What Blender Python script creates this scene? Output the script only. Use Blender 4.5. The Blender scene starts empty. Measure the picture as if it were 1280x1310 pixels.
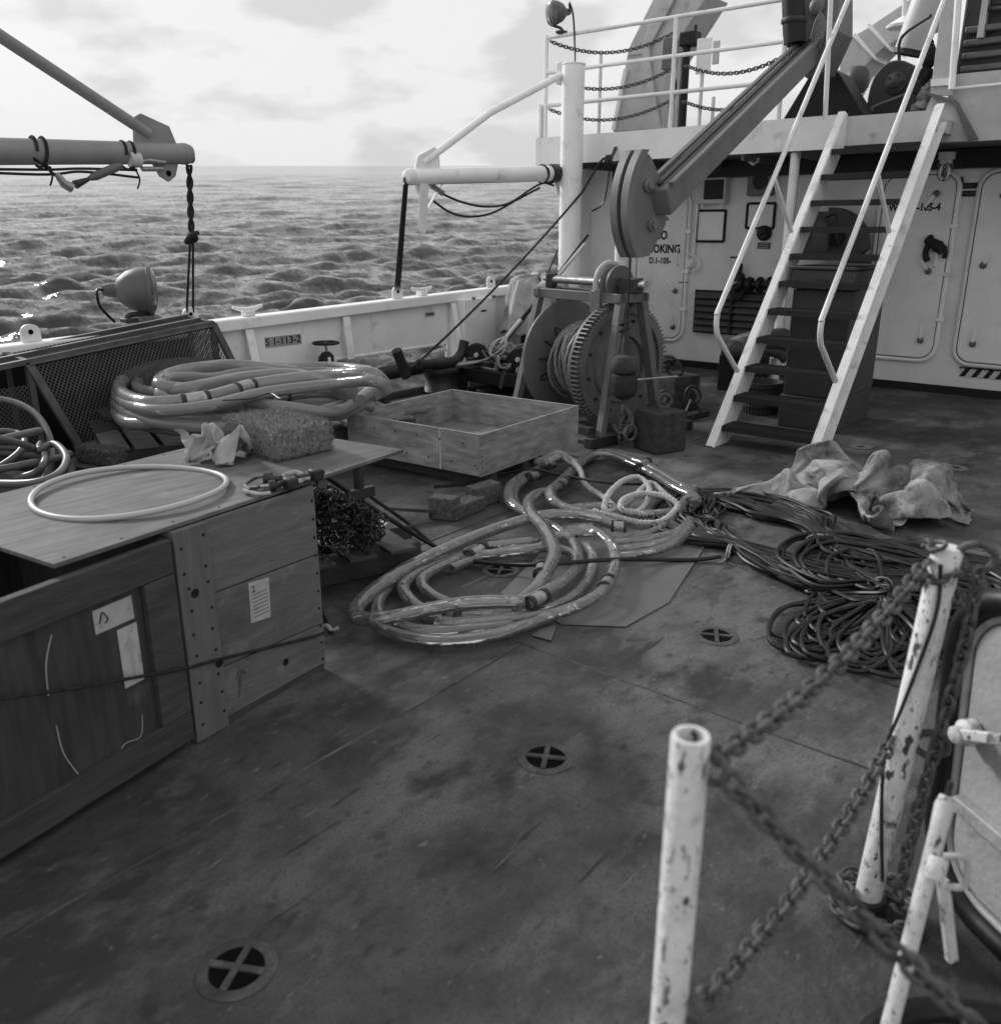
import bpy, math, random
import numpy as np
from mathutils import Matrix, Vector

random.seed(11); RNG = np.random.default_rng(11)
SC = bpy.context.scene
COL = SC.collection

# ------------------------------------------------------------------ camera
# world = ship frame: +Y forward, +X starboard, Z up from the deck
CH = 1.65
PITCH = math.atan(362 / 1120); YAW = math.radians(39.3)
cam = bpy.data.cameras.new("camera"); camo = bpy.data.objects.new("camera", cam); COL.objects.link(camo)
camo.location = (0, 0, CH)
camo.rotation_euler = (math.pi / 2 - PITCH, 0, YAW)
cam.sensor_fit = 'HORIZONTAL'; cam.sensor_width = 56; cam.lens = 56 * 1120 / 1280
cam.clip_start = 0.05; cam.clip_end = 20000
cam.dof.use_dof = True; cam.dof.focus_distance = 5.2; cam.dof.aperture_fstop = 5.0
SC.camera = camo

# ------------------------------------------------------------------ sky
TILT = math.radians(3.7)                       # the ship is down by the head: sea against deck
FWD = np.array([-math.sin(YAW), math.cos(YAW), 0.0]); RGT = np.array([math.cos(YAW), math.sin(YAW), 0.0])
SUN_AZ = np.array([-0.95, 0.05, 0.0]); SUN_AZ /= np.linalg.norm(SUN_AZ)
SUN_EL = math.radians(27)
W = bpy.data.worlds.new("World"); SC.world = W; W.use_nodes = True
nt = W.node_tree; nt.nodes.clear(); N = nt.nodes.new; Lk = nt.links.new
tc = N('ShaderNodeTexCoord')
rot = N('ShaderNodeVectorRotate'); rot.rotation_type = 'AXIS_ANGLE'
rot.inputs['Axis'].default_value = tuple(RGT); rot.inputs['Angle'].default_value = -TILT
Lk(tc.outputs['Generated'], rot.inputs['Vector'])
sky = N('ShaderNodeTexSky'); sky.sky_type = 'NISHITA'; sky.sun_disc = False
sky.sun_elevation = SUN_EL; sky.sun_rotation = math.atan2(SUN_AZ[0], SUN_AZ[1])
sky.air_density = 1.0; sky.dust_density = 4.0; sky.ozone_density = 1.0
Lk(rot.outputs[0], sky.inputs['Vector'])
bw = N('ShaderNodeRGBToBW'); Lk(sky.outputs[0], bw.inputs[0])
m1 = N('ShaderNodeMath'); m1.operation = 'MULTIPLY_ADD'; m1.inputs[1].default_value = 0.05; m1.inputs[2].default_value = 6.0
Lk(bw.outputs[0], m1.inputs[0])
# cloud deck: broken grey stratocumulus against a bright veil
dv = N('ShaderNodeVectorMath'); dv.operation = 'MULTIPLY'; dv.inputs[1].default_value = (1, 1, 2.4); Lk(rot.outputs[0], dv.inputs[0])
nz = N('ShaderNodeTexNoise'); nz.inputs['Scale'].default_value = 7.0; nz.inputs['Detail'].default_value = 8; nz.inputs['Roughness'].default_value = 0.5
off = N('ShaderNodeVectorMath'); off.operation = 'ADD'; off.inputs[1].default_value = (3.7, 1.3, 5.2)
Lk(dv.outputs[0], off.inputs[0]); Lk(off.outputs[0], nz.inputs['Vector'])
cr = N('ShaderNodeValToRGB'); cr.color_ramp.elements[0].position = 0.49; cr.color_ramp.elements[0].color = (1, 1, 1, 1)
cr.color_ramp.elements[1].position = 0.60; cr.color_ramp.elements[1].color = (0.80, 0.80, 0.80, 1)
Lk(nz.outputs['Fac'], cr.inputs[0])
mm = N('ShaderNodeMath'); mm.operation = 'MULTIPLY'; Lk(m1.outputs[0], mm.inputs[0]); Lk(cr.outputs[0], mm.inputs[1])
bg = N('ShaderNodeBackground'); bg.inputs['Strength'].default_value = 0.115
Lk(mm.outputs[0], bg.inputs['Color'])
wo = N('ShaderNodeOutputWorld'); Lk(bg.outputs[0], wo.inputs['Surface'])

# ------------------------------------------------------------------ sun (veiled by cloud)
sl = bpy.data.lights.new("sun", 'SUN'); sl.energy = 2.6; sl.angle = math.radians(10); sl.color = (1, 1, 1)
so = bpy.data.objects.new("sun", sl); COL.objects.link(so)
sd = Vector((SUN_AZ[0] * math.cos(SUN_EL), SUN_AZ[1] * math.cos(SUN_EL), math.sin(SUN_EL)))
so.rotation_euler = sd.to_track_quat('Z', 'Y').to_euler(); so.location = (-6, 0, 12)
SC.view_settings.view_transform = 'Standard'; SC.view_settings.look = 'None'
SC.view_settings.exposure = 0.27; SC.view_settings.gamma = 1.0; SC.view_settings.use_curve_mapping = False
SC.render.engine = 'CYCLES'; SC.cycles.max_bounces = 8; SC.cycles.transparent_max_bounces = 24

# ------------------------------------------------------------------ materials (black-and-white scene: neutral greys)
def material(name, base, rough=0.6, var=0.25, scale=6.0, metallic=0.0, spec=0.3, spots=None, spot_scale=30, spot_col=0.05,
             bump=0.0, bump_scale=60, grain=None, stains=None, detail=6, chips=None, stain_grain=None):
    m = bpy.data.materials.new(name); m.use_nodes = True
    t = m.node_tree; b = t.nodes['Principled BSDF']; n = t.nodes.new; l = t.links.new
    b.inputs['Roughness'].default_value = rough; b.inputs['Metallic'].default_value = metallic
    b.inputs['Specular IOR Level'].default_value = spec
    co = n('ShaderNodeTexCoord'); oi = n('ShaderNodeObjectInfo')
    ad = n('ShaderNodeVectorMath'); ad.operation = 'ADD'
    mu = n('ShaderNodeMath'); mu.operation = 'MULTIPLY'; mu.inputs[1].default_value = 37.0
    l(oi.outputs['Random'], mu.inputs[0]); l(co.outputs['Object'], ad.inputs[0]); l(mu.outputs[0], ad.inputs[1])
    vec = ad.outputs[0]
    if grain:
        mp = n('ShaderNodeMapping'); mp.inputs['Scale'].default_value = grain; l(vec, mp.inputs['Vector']); nv = mp.outputs[0]
    else: nv = vec
    nz = n('ShaderNodeTexNoise'); nz.inputs['Scale'].default_value = scale; nz.inputs['Detail'].default_value = detail; nz.inputs['Roughness'].default_value = 0.62
    l(nv, nz.inputs['Vector'])
    r = n('ShaderNodeValToRGB'); e = r.color_ramp.elements
    lo = base * (1 - var); hi = min(0.9, base * (1 + var))
    e[0].position = 0.32; e[0].color = (lo, lo, lo, 1); e[1].position = 0.68; e[1].color = (hi, hi, hi, 1)
    l(nz.outputs['Fac'], r.inputs[0]); col = r.outputs[0]
    # per-piece tint
    mr = n('ShaderNodeMapRange'); mr.inputs['To Min'].default_value = 0.9; mr.inputs['To Max'].default_value = 1.1
    l(oi.outputs['Random'], mr.inputs['Value'])
    mx = n('ShaderNodeVectorMath'); mx.operation = 'SCALE'; l(col, mx.inputs[0]); l(mr.outputs[0], mx.inputs['Scale']); col = mx.outputs[0]
    def layer(col, sc, lo, hi, c, det=5, v=vec):
        a = n('ShaderNodeTexNoise'); a.inputs['Scale'].default_value = sc; a.inputs['Detail'].default_value = det; a.inputs['Roughness'].default_value = 0.6
        l(v, a.inputs['Vector'])
        q = n('ShaderNodeMapRange'); q.inputs['From Min'].default_value = lo; q.inputs['From Max'].default_value = hi; l(a.outputs['Fac'], q.inputs['Value'])
        k = n('ShaderNodeMix'); k.data_type = 'RGBA'; l(q.outputs[0], k.inputs[0]); l(col, k.inputs[6]); k.inputs[7].default_value = (c, c, c, 1)
        return k.outputs[2]
    if stains:
        sv = vec
        if stain_grain: mg = n('ShaderNodeMapping'); mg.inputs['Scale'].default_value = stain_grain; mg.inputs['Rotation'].default_value = (0, 0, .35); l(vec, mg.inputs['Vector']); sv = mg.outputs[0]
        for (sc, a0, a1, c) in stains: col = layer(col, sc, a0, a1, c, 8, sv)
    if spots: col = layer(col, spot_scale, spots, spots + 0.05, spot_col, 3)
    if chips:                                  # flakes drawn out along the post, of several sizes
        for (sx, sz, a0, c) in chips:
            mp = n('ShaderNodeMapping'); mp.inputs['Scale'].default_value = sz if isinstance(sz, tuple) else (sx, sx, sz); mp.inputs['Rotation'].default_value = (0, 0, sx if isinstance(sz, tuple) else 0); l(vec, mp.inputs['Vector']); col = layer(col, 1.0, a0, a0 + 0.03, c, 6, mp.outputs[0])
    l(col, b.inputs['Base Color'])
    if bump:
        bn = n('ShaderNodeTexNoise'); bn.inputs['Scale'].default_value = bump_scale; bn.inputs['Detail'].default_value = 4; l(nv, bn.inputs['Vector'])
        bp = n('ShaderNodeBump'); bp.inputs['Strength'].default_value = bump; bp.inputs['Distance'].default_value = 0.01
        l(bn.outputs['Fac'], bp.inputs['Height']); l(bp.outputs[0], b.inputs['Normal'])
    return m

M = {}
M['deck'] = material('deck_paint', 0.070, 0.70, 0.55, 3.2, spec=0.25, bump=0.6, bump_scale=30, detail=13, chips=[(.5, (26, 1.6, 1), .695, .13), (-.9, (34, 2.2, 1), .70, .12), (.15, (14, 1.2, 1), .665, .034), (1.3, (45, 5, 1), .695, .14)], stain_grain=(1.35, .72, 1),
                     stains=[(0.6, 0.48, 0.64, 0.042), (1.7, 0.48, 0.62, 0.13), (3.1, 0.54, 0.66, 0.034), (6, 0.57, 0.72, 0.045), (7, 0.56, 0.72, 0.10), (140, 0.50, 0.75, 0.028), (12, 0.59, 0.72, 0.034), (22, 0.645, 0.74, 0.15)], spots=0.74, spot_scale=70, spot_col=0.24)
M['white'] = material('white_paint', 0.80, 0.45, 0.07, 3, spec=0.4, stains=[(5, 0.58, 0.85, 0.34)], bump=0.12, bump_scale=40)
M['bulkhead'] = material('bulkhead_paint', 0.70, 0.5, 0.08, 2.2, spec=0.35, stains=[(3, 0.55, 0.85, 0.5)], spots=0.75, spot_scale=42, spot_col=0.25, bump=0.6, bump_scale=2.6)
M['chipped'] = material('chipped_white_paint', 0.60, 0.5, 0.1, 8, spec=0.35, chips=[(30, 9, .618, .20), (34, 18, .618, .05), (85, 40, .622, .04), (14, 6, .64, .06)], stains=[(9, 0.52, 0.8, 0.33), (22, .6, .8, .3)], bump=0.3, bump_scale=60)
M['ladder'] = material('ladder_white_paint', 0.72, 0.5, 0.08, 6, spec=0.35, spots=0.675, spot_scale=44, spot_col=0.08, stains=[(7, 0.56, 0.8, 0.34)], bump=0.2, bump_scale=60)
M['faded'] = material('faded_ink', 0.085, 0.8, 0.3, 30, spec=0.1)
M['greypaint'] = material('grey_machinery_paint', 0.115, 0.5, 0.16, 6, spec=0.35, spots=0.7, spot_scale=40, spot_col=0.04, bump=0.2)
M['lightgrey'] = material('light_grey_paint', 0.48, 0.5, 0.12, 4, spec=0.35, stains=[(6, 0.6, 0.8, 0.26)], bump=0.15)
M['boom_backlit'] = material('backlit_boom_paint', 0.24, 0.5, 0.12, 5, spec=0.35, spots=0.72, spot_scale=30, spot_col=0.06, bump=0.15)  # even grey carries the tone of the boom's backlit side
M['crane'] = material('crane_grey_paint', 0.14, 0.5, 0.14, 5, spec=0.35, spots=0.72, spot_scale=30, spot_col=0.04, bump=0.15)
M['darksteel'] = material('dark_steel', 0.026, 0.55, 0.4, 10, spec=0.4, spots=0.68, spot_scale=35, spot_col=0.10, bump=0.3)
M['black'] = material('black_paint', 0.012, 0.55, 0.3, 8, spec=0.3)
M['hole_shade'] = material('painted_recess_shade', 0.006, 0.9, 0.2, 8, spec=0.05)  # near-black paints the shade inside holes, wells and grooves
M['rubber'] = material('black_cable_rubber', 0.009, 0.45, 0.35, 14, spec=0.35)
M['hose'] = material('grey_hose_rubber', 0.105, 0.4, 0.2, 10, spec=0.45)
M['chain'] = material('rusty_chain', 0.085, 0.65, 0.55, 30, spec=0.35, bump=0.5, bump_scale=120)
M['ply'] = material('plywood', 0.132, 0.7, 0.32, 4.0, spec=0.2, grain=(9, 1, 5), stains=[(2.2, 0.48, 0.68, 0.085), (8, 0.58, 0.78, 0.22)], spots=0.72, spot_scale=50, spot_col=0.08, bump=0.2)
M['plank'] = material('weathered_plank', 0.17, 0.8, 0.3, 5, spec=0.15, grain=(6, 1, 6), stains=[(4, 0.6, 0.8, 0.09)], bump=0.4, bump_scale=14)
M['plank_h'] = material('crate_board', 0.135, 0.75, 0.17, 4, spec=0.15, grain=(6, 1, 9), stains=[(3, 0.54, 0.72, 0.085), (7, 0.6, 0.72, 0.20)], spots=0.72, spot_scale=26, spot_col=0.04, bump=0.3, bump_scale=14)
M['plank_v'] = material('crate_batten', 0.130, 0.75, 0.17, 4, spec=0.15, grain=(9, 9, 1), stains=[(3, 0.54, 0.72, 0.08), (7, 0.6, 0.72, 0.19)], spots=0.72, spot_scale=26, spot_col=0.04, bump=0.3, bump_scale=14)
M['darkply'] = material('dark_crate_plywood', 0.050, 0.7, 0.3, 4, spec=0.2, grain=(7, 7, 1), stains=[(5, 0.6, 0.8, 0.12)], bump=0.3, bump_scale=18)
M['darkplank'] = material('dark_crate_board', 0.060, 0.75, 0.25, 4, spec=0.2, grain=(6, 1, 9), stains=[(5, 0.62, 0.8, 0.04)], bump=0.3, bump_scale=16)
M['tray'] = material('tray_plywood', 0.25, 0.75, 0.34, 3, spec=0.15, grain=(2, 2, 9), stains=[(3, 0.57, 0.8, 0.15)], spots=0.73, spot_scale=18, spot_col=0.06, bump=0.3, bump_scale=20)
M['paper'] = material('paper_label', 0.42, 0.8, 0.1, 20, spec=0.1, stains=[(30, 0.56, 0.66, 0.28)])
M['canvas'] = material('canvas', 0.27, 0.9, 0.30, 9, spec=0.1, stains=[(3, 0.50, 0.64, 0.09), (9, 0.56, 0.68, 0.30), (14, 0.58, 0.68, 0.10)], bump=0.35, bump_scale=45)
M['canvas2'] = material('pale_canvas', 0.36, 0.85, 0.2, 6, spec=0.15, stains=[(4, 0.52, 0.7, 0.18)], bump=0.35, bump_scale=30)
M['rag'] = material('cotton_rag', 0.37, 0.95, 0.12, 14, spec=0.05, bump=0.4, bump_scale=140)
M['coir'] = material('coir_fibre', 0.23, 0.95, 0.45, 60, spec=0.05)
M['coirblock'] = material('rough_pad', 0.12, 0.95, 0.5, 45, spec=0.05, bump=1.0, bump_scale=110)
M['rope'] = material('manila_rope', 0.42, 0.9, 0.2, 30, spec=0.05, bump=0.4, bump_scale=200)
M['darkrope'] = material('dark_rope', 0.03, 0.85, 0.4, 30, spec=0.1, bump=0.4, bump_scale=150)
M['wirecable'] = material('wire_cable', 0.20, 0.5, 0.4, 40, spec=0.4)
M['steel'] = material('worn_steel', 0.30, 0.4, 0.3, 25, metallic=0.6, spec=0.5, bump=0.2)
M['hoop'] = material('pale_plastic_hoop', 0.42, 0.35, 0.06, 8, spec=0.5)
M['meshmetal'] = material('expanded_metal', 0.075, 0.55, 0.3, 12, spec=0.4)
M['tread'] = material('grating_tread', 0.022, 0.6, 0.5, 60, spec=0.3, spots=0.66, spot_scale=120, spot_col=0.16, bump=1.0, bump_scale=160)
M['locker'] = material('locker_paint', 0.055, 0.55, 0.15, 4, spec=0.35, spots=0.73, spot_scale=40, spot_col=0.2)
M['concrete'] = material('sinker_block', 0.05, 0.85, 0.35, 14, spec=0.2, bump=0.6, bump_scale=50)
M['sheet'] = material('thin_sheet', 0.135, 0.6, 0.1, 3, spec=0.3, stains=[(4, 0.57, 0.78, 0.085)])
M['ink'] = material('stencil_ink', 0.02, 0.8, 0.3, 40, spec=0.1)
M['hatchpaint'] = material('hatch_grey_paint', 0.34, 0.5, 0.14, 5, spec=0.35, stains=[(6, 0.55, 0.75, 0.13)], spots=.7, spot_scale=30, spot_col=.05, bump=.3)
M['hull'] = material('hull_paint', 0.25, 0.5, 0.1, 2)
M['plate'] = material('name_plate', 0.36, 0.5, 0.08, 8)

def glassy(name, clear=0.5, tint=0.8, body=0.30, gloss=0.07, edge=0.62, ior=1.5):
    """vinyl or glass: see-through body that thickens towards its edges, under a clear glossy skin"""
    m = bpy.data.materials.new(name); m.use_nodes = True
    t = m.node_tree; n = t.nodes.new; l = t.links.new; b = t.nodes['Principled BSDF']; out = t.nodes['Material Output']
    b.inputs['Base Color'].default_value = (body, body, body, 1); b.inputs['Roughness'].default_value = 0.5; b.inputs['Specular IOR Level'].default_value = 0.1
    tr = n('ShaderNodeBsdfTransparent'); tr.inputs[0].default_value = (tint, tint, tint, 1)
    lw = n('ShaderNodeLayerWeight'); lw.inputs['Blend'].default_value = 0.35
    mr = n('ShaderNodeMapRange'); mr.inputs['From Min'].default_value = 0.0; mr.inputs['From Max'].default_value = 0.9
    mr.inputs['To Min'].default_value = 1 - clear; mr.inputs['To Max'].default_value = edge
    l(lw.outputs['Facing'], mr.inputs['Value'])
    mx = n('ShaderNodeMixShader'); l(mr.outputs[0], mx.inputs[0]); l(tr.outputs[0], mx.inputs[1]); l(b.outputs[0], mx.inputs[2])
    co = n('ShaderNodeTexCoord'); nz = n('ShaderNodeTexNoise'); nz.inputs['Scale'].default_value = 11; nz.inputs['Detail'].default_value = 3
    l(co.outputs['Object'], nz.inputs['Vector']); bp = n('ShaderNodeBump'); bp.inputs['Strength'].default_value = 0.22; bp.inputs['Distance'].default_value = 0.03
    l(nz.outputs['Fac'], bp.inputs['Height'])
    gl = n('ShaderNodeBsdfGlossy'); gl.inputs['Roughness'].default_value = gloss; gl.inputs['Color'].default_value = (.95, .95, .95, 1); l(bp.outputs[0], gl.inputs['Normal'])
    fr = n('ShaderNodeFresnel'); fr.inputs['IOR'].default_value = ior; l(bp.outputs[0], fr.inputs['Normal'])
    m2 = n('ShaderNodeMixShader'); l(fr.outputs[0], m2.inputs[0]); l(mx.outputs[0], m2.inputs[1]); l(gl.outputs[0], m2.inputs[2])
    l(m2.outputs[0], out.inputs['Surface']); return m
M['clear'] = glassy('clear_vinyl_tube', 0.90, 0.97, 0.55, 0.05, 0.28, 1.75)
M['milky'] = glassy('milky_vinyl_tube', 0.50, 0.86, 0.30)
M['glass'] = glassy('lamp_glass', 0.35, 0.7, 0.10)

# sea
m = bpy.data.materials.new('sea_water'); m.use_nodes = True; t = m.node_tree; b = t.nodes['Principled BSDF']
b.inputs['Base Color'].default_value = (0.040, 0.040, 0.040, 1); b.inputs['Roughness'].default_value = 0.06; b.inputs['IOR'].default_value = 1.33
co = t.nodes.new('ShaderNodeTexCoord'); geo = t.nodes.new('ShaderNodeNewGeometry')
mp = t.nodes.new('ShaderNodeMapping'); mp.inputs['Rotation'].default_value = (0, 0, -0.87); mp.inputs['Scale'].default_value = (0.75, 1.7, 1)
t.links.new(co.outputs['Object'], mp.inputs[0]); nsum = geo.outputs['Normal']
for (sc_, k_) in ((1.6, 0.85), (6.5, 0.75)):                       # ripples too fine for the mesh, as slopes
    n1 = t.nodes.new('ShaderNodeTexNoise'); n1.inputs['Scale'].default_value = sc_; n1.inputs['Detail'].default_value = 5; n1.inputs['Roughness'].default_value = 0.6
    t.links.new(mp.outputs[0], n1.inputs['Vector'])
    sb_ = t.nodes.new('ShaderNodeVectorMath'); sb_.operation = 'SUBTRACT'; sb_.inputs[1].default_value = (.5, .5, .5); t.links.new(n1.outputs['Color'], sb_.inputs[0])
    ml_ = t.nodes.new('ShaderNodeVectorMath'); ml_.operation = 'MULTIPLY'; ml_.inputs[1].default_value = (k_, k_, 0); t.links.new(sb_.outputs[0], ml_.inputs[0])
    a_ = t.nodes.new('ShaderNodeVectorMath'); a_.operation = 'ADD'; t.links.new(nsum, a_.inputs[0]); t.links.new(ml_.outputs[0], a_.inputs[1]); nsum = a_.outputs[0]
nn_ = t.nodes.new('ShaderNodeVectorMath'); nn_.operation = 'NORMALIZE'; t.links.new(nsum, nn_.inputs[0]); t.links.new(nn_.outputs[0], b.inputs['Normal'])
M['sea'] = m

# ------------------------------------------------------------------ geometry helpers
def P(px, py, z=0.0):
    """point at height z seen at photo pixel (px, py): used to read real positions off the photograph"""
    X = (px - 640) / 1120; Y = (655 - py) / 1120
    f = math.cos(PITCH) + math.sin(PITCH) * Y; u = -math.sin(PITCH) + math.cos(PITCH) * Y
    k = (z - CH) / u
    return np.array([(X * RGT[0] + f * FWD[0]) * k, (X * RGT[1] + f * FWD[1]) * k, z])
def _ray(px, py):
    X = (px - 640) / 1120; Y = (655 - py) / 1120
    f = math.cos(PITCH) + math.sin(PITCH) * Y; u = -math.sin(PITCH) + math.cos(PITCH) * Y
    return np.array([X * RGT[0] + f * FWD[0], X * RGT[1] + f * FWD[1], u])
def PY(px, py, y): v = _ray(px, py); return np.array([0, 0, CH]) + v * y / v[1]
def PX(px, py, x): v = _ray(px, py); return np.array([0, 0, CH]) + v * x / v[0]

def V(*a): return np.array(a, float)
def nrm(v): v = np.asarray(v, float); return v / (np.linalg.norm(v) + 1e-12)

class MB:
    def __init__(s): s.v = []; s.f = []; s.n = 0
    def add(s, v, f):
        v = np.asarray(v, float).reshape(-1, 3); k = s.n
        s.v.append(v); s.n += len(v); s.f += [tuple(i + k for i in q) for q in f]; return s
    def hexa(s, c8): return s.add(c8, [(0, 3, 2, 1), (4, 5, 6, 7), (0, 1, 5, 4), (1, 2, 6, 5), (2, 3, 7, 6), (3, 0, 4, 7)])
    def box(s, lo, hi):
        (a, b, c), (d, e, f) = lo, hi
        return s.hexa([(a, b, c), (d, b, c), (d, e, c), (a, e, c), (a, b, f), (d, b, f), (d, e, f), (a, e, f)])
    def obox(s, o, ax, ay, az):
        o, ax, ay, az = map(lambda q: np.asarray(q, float), (o, ax, ay, az))
        return s.hexa([o, o + ax, o + ax + ay, o + ay, o + az, o + ax + az, o + ax + ay + az, o + ay + az])
    def bar(s, a, b, w, h, up=(0, 0, 1)):
        a = np.asarray(a, float); b = np.asarray(b, float); d = nrm(b - a); u = np.asarray(up, float)
        if abs(np.dot(d, u)) > 0.99: u = V(1, 0, 0)
        x = nrm(np.cross(d, u)); y = np.cross(x, d)
        return s.obox(a - x * w / 2 - y * h / 2, x * w, b - a, y * h)
    def tube(s, pts, r, n=8, closed=False, caps=True, flat=1.0):
        pts = np.asarray(pts, float); m = len(pts); r = np.broadcast_to(np.asarray(r, float), (m,))
        if closed: tan = np.roll(pts, -1, 0) - np.roll(pts, 1, 0)
        else: tan = np.gradient(pts, axis=0)
        tan /= (np.linalg.norm(tan, axis=1)[:, None] + 1e-12)
        u = V(0, 0, 1) if abs(tan[0][2]) < 0.9 else V(1, 0, 0)
        U = np.zeros((m, 3)); x = nrm(np.cross(tan[0], u))
        for i in range(m):
            x = nrm(x - tan[i] * np.dot(x, tan[i])); U[i] = x
        Wv = np.cross(tan, U) * flat
        a = np.arange(n) * 2 * math.pi / n
        v = pts[:, None] + r[:, None, None] * (U[:, None] * np.cos(a)[None, :, None] + Wv[:, None] * np.sin(a)[None, :, None])
        f = []
        for i in range(m if closed else m - 1):
            j = (i + 1) % m
            for k in range(n): f.append((i * n + k, i * n + (k + 1) % n, j * n + (k + 1) % n, j * n + k))
        if caps and not closed: f += [tuple(range(n - 1, -1, -1)), tuple((m - 1) * n + k for k in range(n))]
        return s.add(v, f)
    def cyl(s, a, b, r, n=16, r2=None): return s.tube([a, b], [r, r if r2 is None else r2], n)
    def lathe(s, prof, o=(0, 0, 0), ax=(0, 0, 1), n=24, caps=True):
        o = np.asarray(o, float); ax = nrm(ax); u = V(1, 0, 0) if abs(ax[0]) < 0.8 else V(0, 1, 0)
        x = nrm(np.cross(ax, u)); y = np.cross(ax, x); v = []; f = []
        for (r, h) in prof:
            for k in range(n):
                t = 2 * math.pi * k / n; v.append(o + ax * h + (x * math.cos(t) + y * math.sin(t)) * r)
        for i in range(len(prof) - 1):
            for k in range(n): f.append((i * n + k, i * n + (k + 1) % n, (i + 1) * n + (k + 1) % n, (i + 1) * n + k))
        if caps: f += [tuple(range(n - 1, -1, -1)), tuple((len(prof) - 1) * n + k for k in range(n))]
        return s.add(v, f)
    def prism(s, poly, ext):
        poly = np.asarray(poly, float); k = len(poly); e = np.asarray(ext, float)
        return s.add(np.vstack([poly, poly + e]), [tuple(range(k - 1, -1, -1)), tuple(range(k, 2 * k))] + [(i, (i + 1) % k, (i + 1) % k + k, i + k) for i in range(k)])
    def grid(s, G, closed=False):
        a, b = G.shape[:2]
        return s.add(G.reshape(-1, 3), [(i * b + j, i * b + j + 1, (i + 1) * b + j + 1, (i + 1) * b + j) for i in range(a - 1) for j in range(b - 1)])
    def xf(s, Mx):
        Mx = np.array(Mx)
        s.v = [q @ Mx[:3, :3].T + Mx[:3, 3] for q in s.v]; return s

ORG = {}
def mesh_from(mb, name, org, smooth):
    v = np.vstack(mb.v) - org
    me = bpy.data.meshes.new(name); me.from_pydata(v.tolist(), [], mb.f); me.update()
    if smooth:
        me.polygons.foreach_set('use_smooth', [True] * len(me.polygons))
        if smooth != 'all': me.set_sharp_from_angle(angle=math.radians(40))
    return me
def link(o, parent=None):
    COL.objects.link(o)
    if parent is not None: o.parent = parent
    return o
def tag(o, label=None, cat=None, group=None, kind=None):
    if label: o['label'] = label
    if cat: o['category'] = cat
    if group: o['group'] = group
    if kind: o['kind'] = kind
    return o
def obj(name, mb, mat, parent=None, smooth=True, bevel=0.0, label=None, cat=None, group=None, kind=None, solid=0.0, sub=0):
    v = np.vstack(mb.v)
    if parent is not None: porg = ORG[parent.name]; org = porg
    else: org = V((v[:, 0].min() + v[:, 0].max()) / 2, (v[:, 1].min() + v[:, 1].max()) / 2, v[:, 2].min())
    me = mesh_from(mb, name, org, smooth); me.materials.append(mat if not isinstance(mat, str) else M[mat])
    o = bpy.data.objects.new(name, me); link(o, parent); ORG[o.name] = org
    if parent is None: o.location = org
    if solid:
        q = o.modifiers.new('solid', 'SOLIDIFY'); q.thickness = solid; q.offset = 0
    if bevel:
        q = o.modifiers.new('bevel', 'BEVEL'); q.width = bevel; q.segments = 2; q.limit_method = 'ANGLE'; q.angle_limit = math.radians(40); q.harden_normals = False
    if sub:
        q = o.modifiers.new('sub', 'SUBSURF'); q.levels = sub; q.render_levels = sub
    return tag(o, label, cat, group, kind)
def thing(name, loc, label, cat, group=None, kind=None):
    o = bpy.data.objects.new(name, None); COL.objects.link(o); o.location = tuple(loc); o.empty_display_size = 0.1
    ORG[o.name] = np.asarray(loc, float); return tag(o, label, cat, group, kind)

def spline(pts, n=10, closed=False):
    p = np.asarray(pts, float); m = len(p); out = []
    rng = range(m if closed else m - 1)
    for i in rng:
        if closed: a, b, c, d = p[(i - 1) % m], p[i], p[(i + 1) % m], p[(i + 2) % m]
        else: a, b, c, d = p[max(i - 1, 0)], p[i], p[i + 1], p[min(i + 2, m - 1)]
        for t in np.arange(n) / n:
            out.append(0.5 * ((2 * b) + (c - a) * t + (2 * a - 5 * b + 4 * c - d) * t * t + (3 * b - a - 3 * c + d) * t ** 3))
    if not closed: out.append(p[-1])
    return np.array(out)
def resample(pts, step):
    p = np.asarray(pts, float); d = np.r_[0, np.cumsum(np.linalg.norm(np.diff(p, axis=0), axis=1))]
    k = max(2, int(d[-1] / step) + 1); s = np.linspace(0, d[-1], k)
    return np.stack([np.interp(s, d, p[:, i]) for i in range(3)], 1)
def sag(a, b, drop, n=24):
    a = np.asarray(a, float); b = np.asarray(b, float); t = np.linspace(0, 1, n)[:, None]
    q = a + (b - a) * t; q[:, 2] -= drop * 4 * (t * (1 - t))[:, 0]; return q
def roundrect(w, h, r, n=6):
    out = []
    for cx, cy, a0 in ((w / 2 - r, h / 2 - r, 0), (-w / 2 + r, h / 2 - r, 90), (-w / 2 + r, -h / 2 + r, 180), (w / 2 - r, -h / 2 + r, 270)):
        for k in range(n + 1):
            a = math.radians(a0 + 90 * k / n); out.append((cx + r * math.cos(a), cy + r * math.sin(a)))
    return np.array(out)
def rope3(mb, path, R, pitch=0.06, n=5):
    p = resample(path, pitch / 8); d = np.r_[0, np.cumsum(np.linalg.norm(np.diff(p, axis=0), axis=1))]
    t = np.gradient(p, axis=0); t /= np.linalg.norm(t, axis=1)[:, None]
    u = np.cross(t, V(0.02, 0.03, 1)); u /= np.linalg.norm(u, axis=1)[:, None]; w = np.cross(t, u)
    for k in range(3):
        a = d / pitch * 2 * math.pi + k * 2 * math.pi / 3
        mb.tube(p + (u * np.cos(a)[:, None] + w * np.sin(a)[:, None]) * R * 0.56, R * 0.50, n)
    return mb
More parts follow.
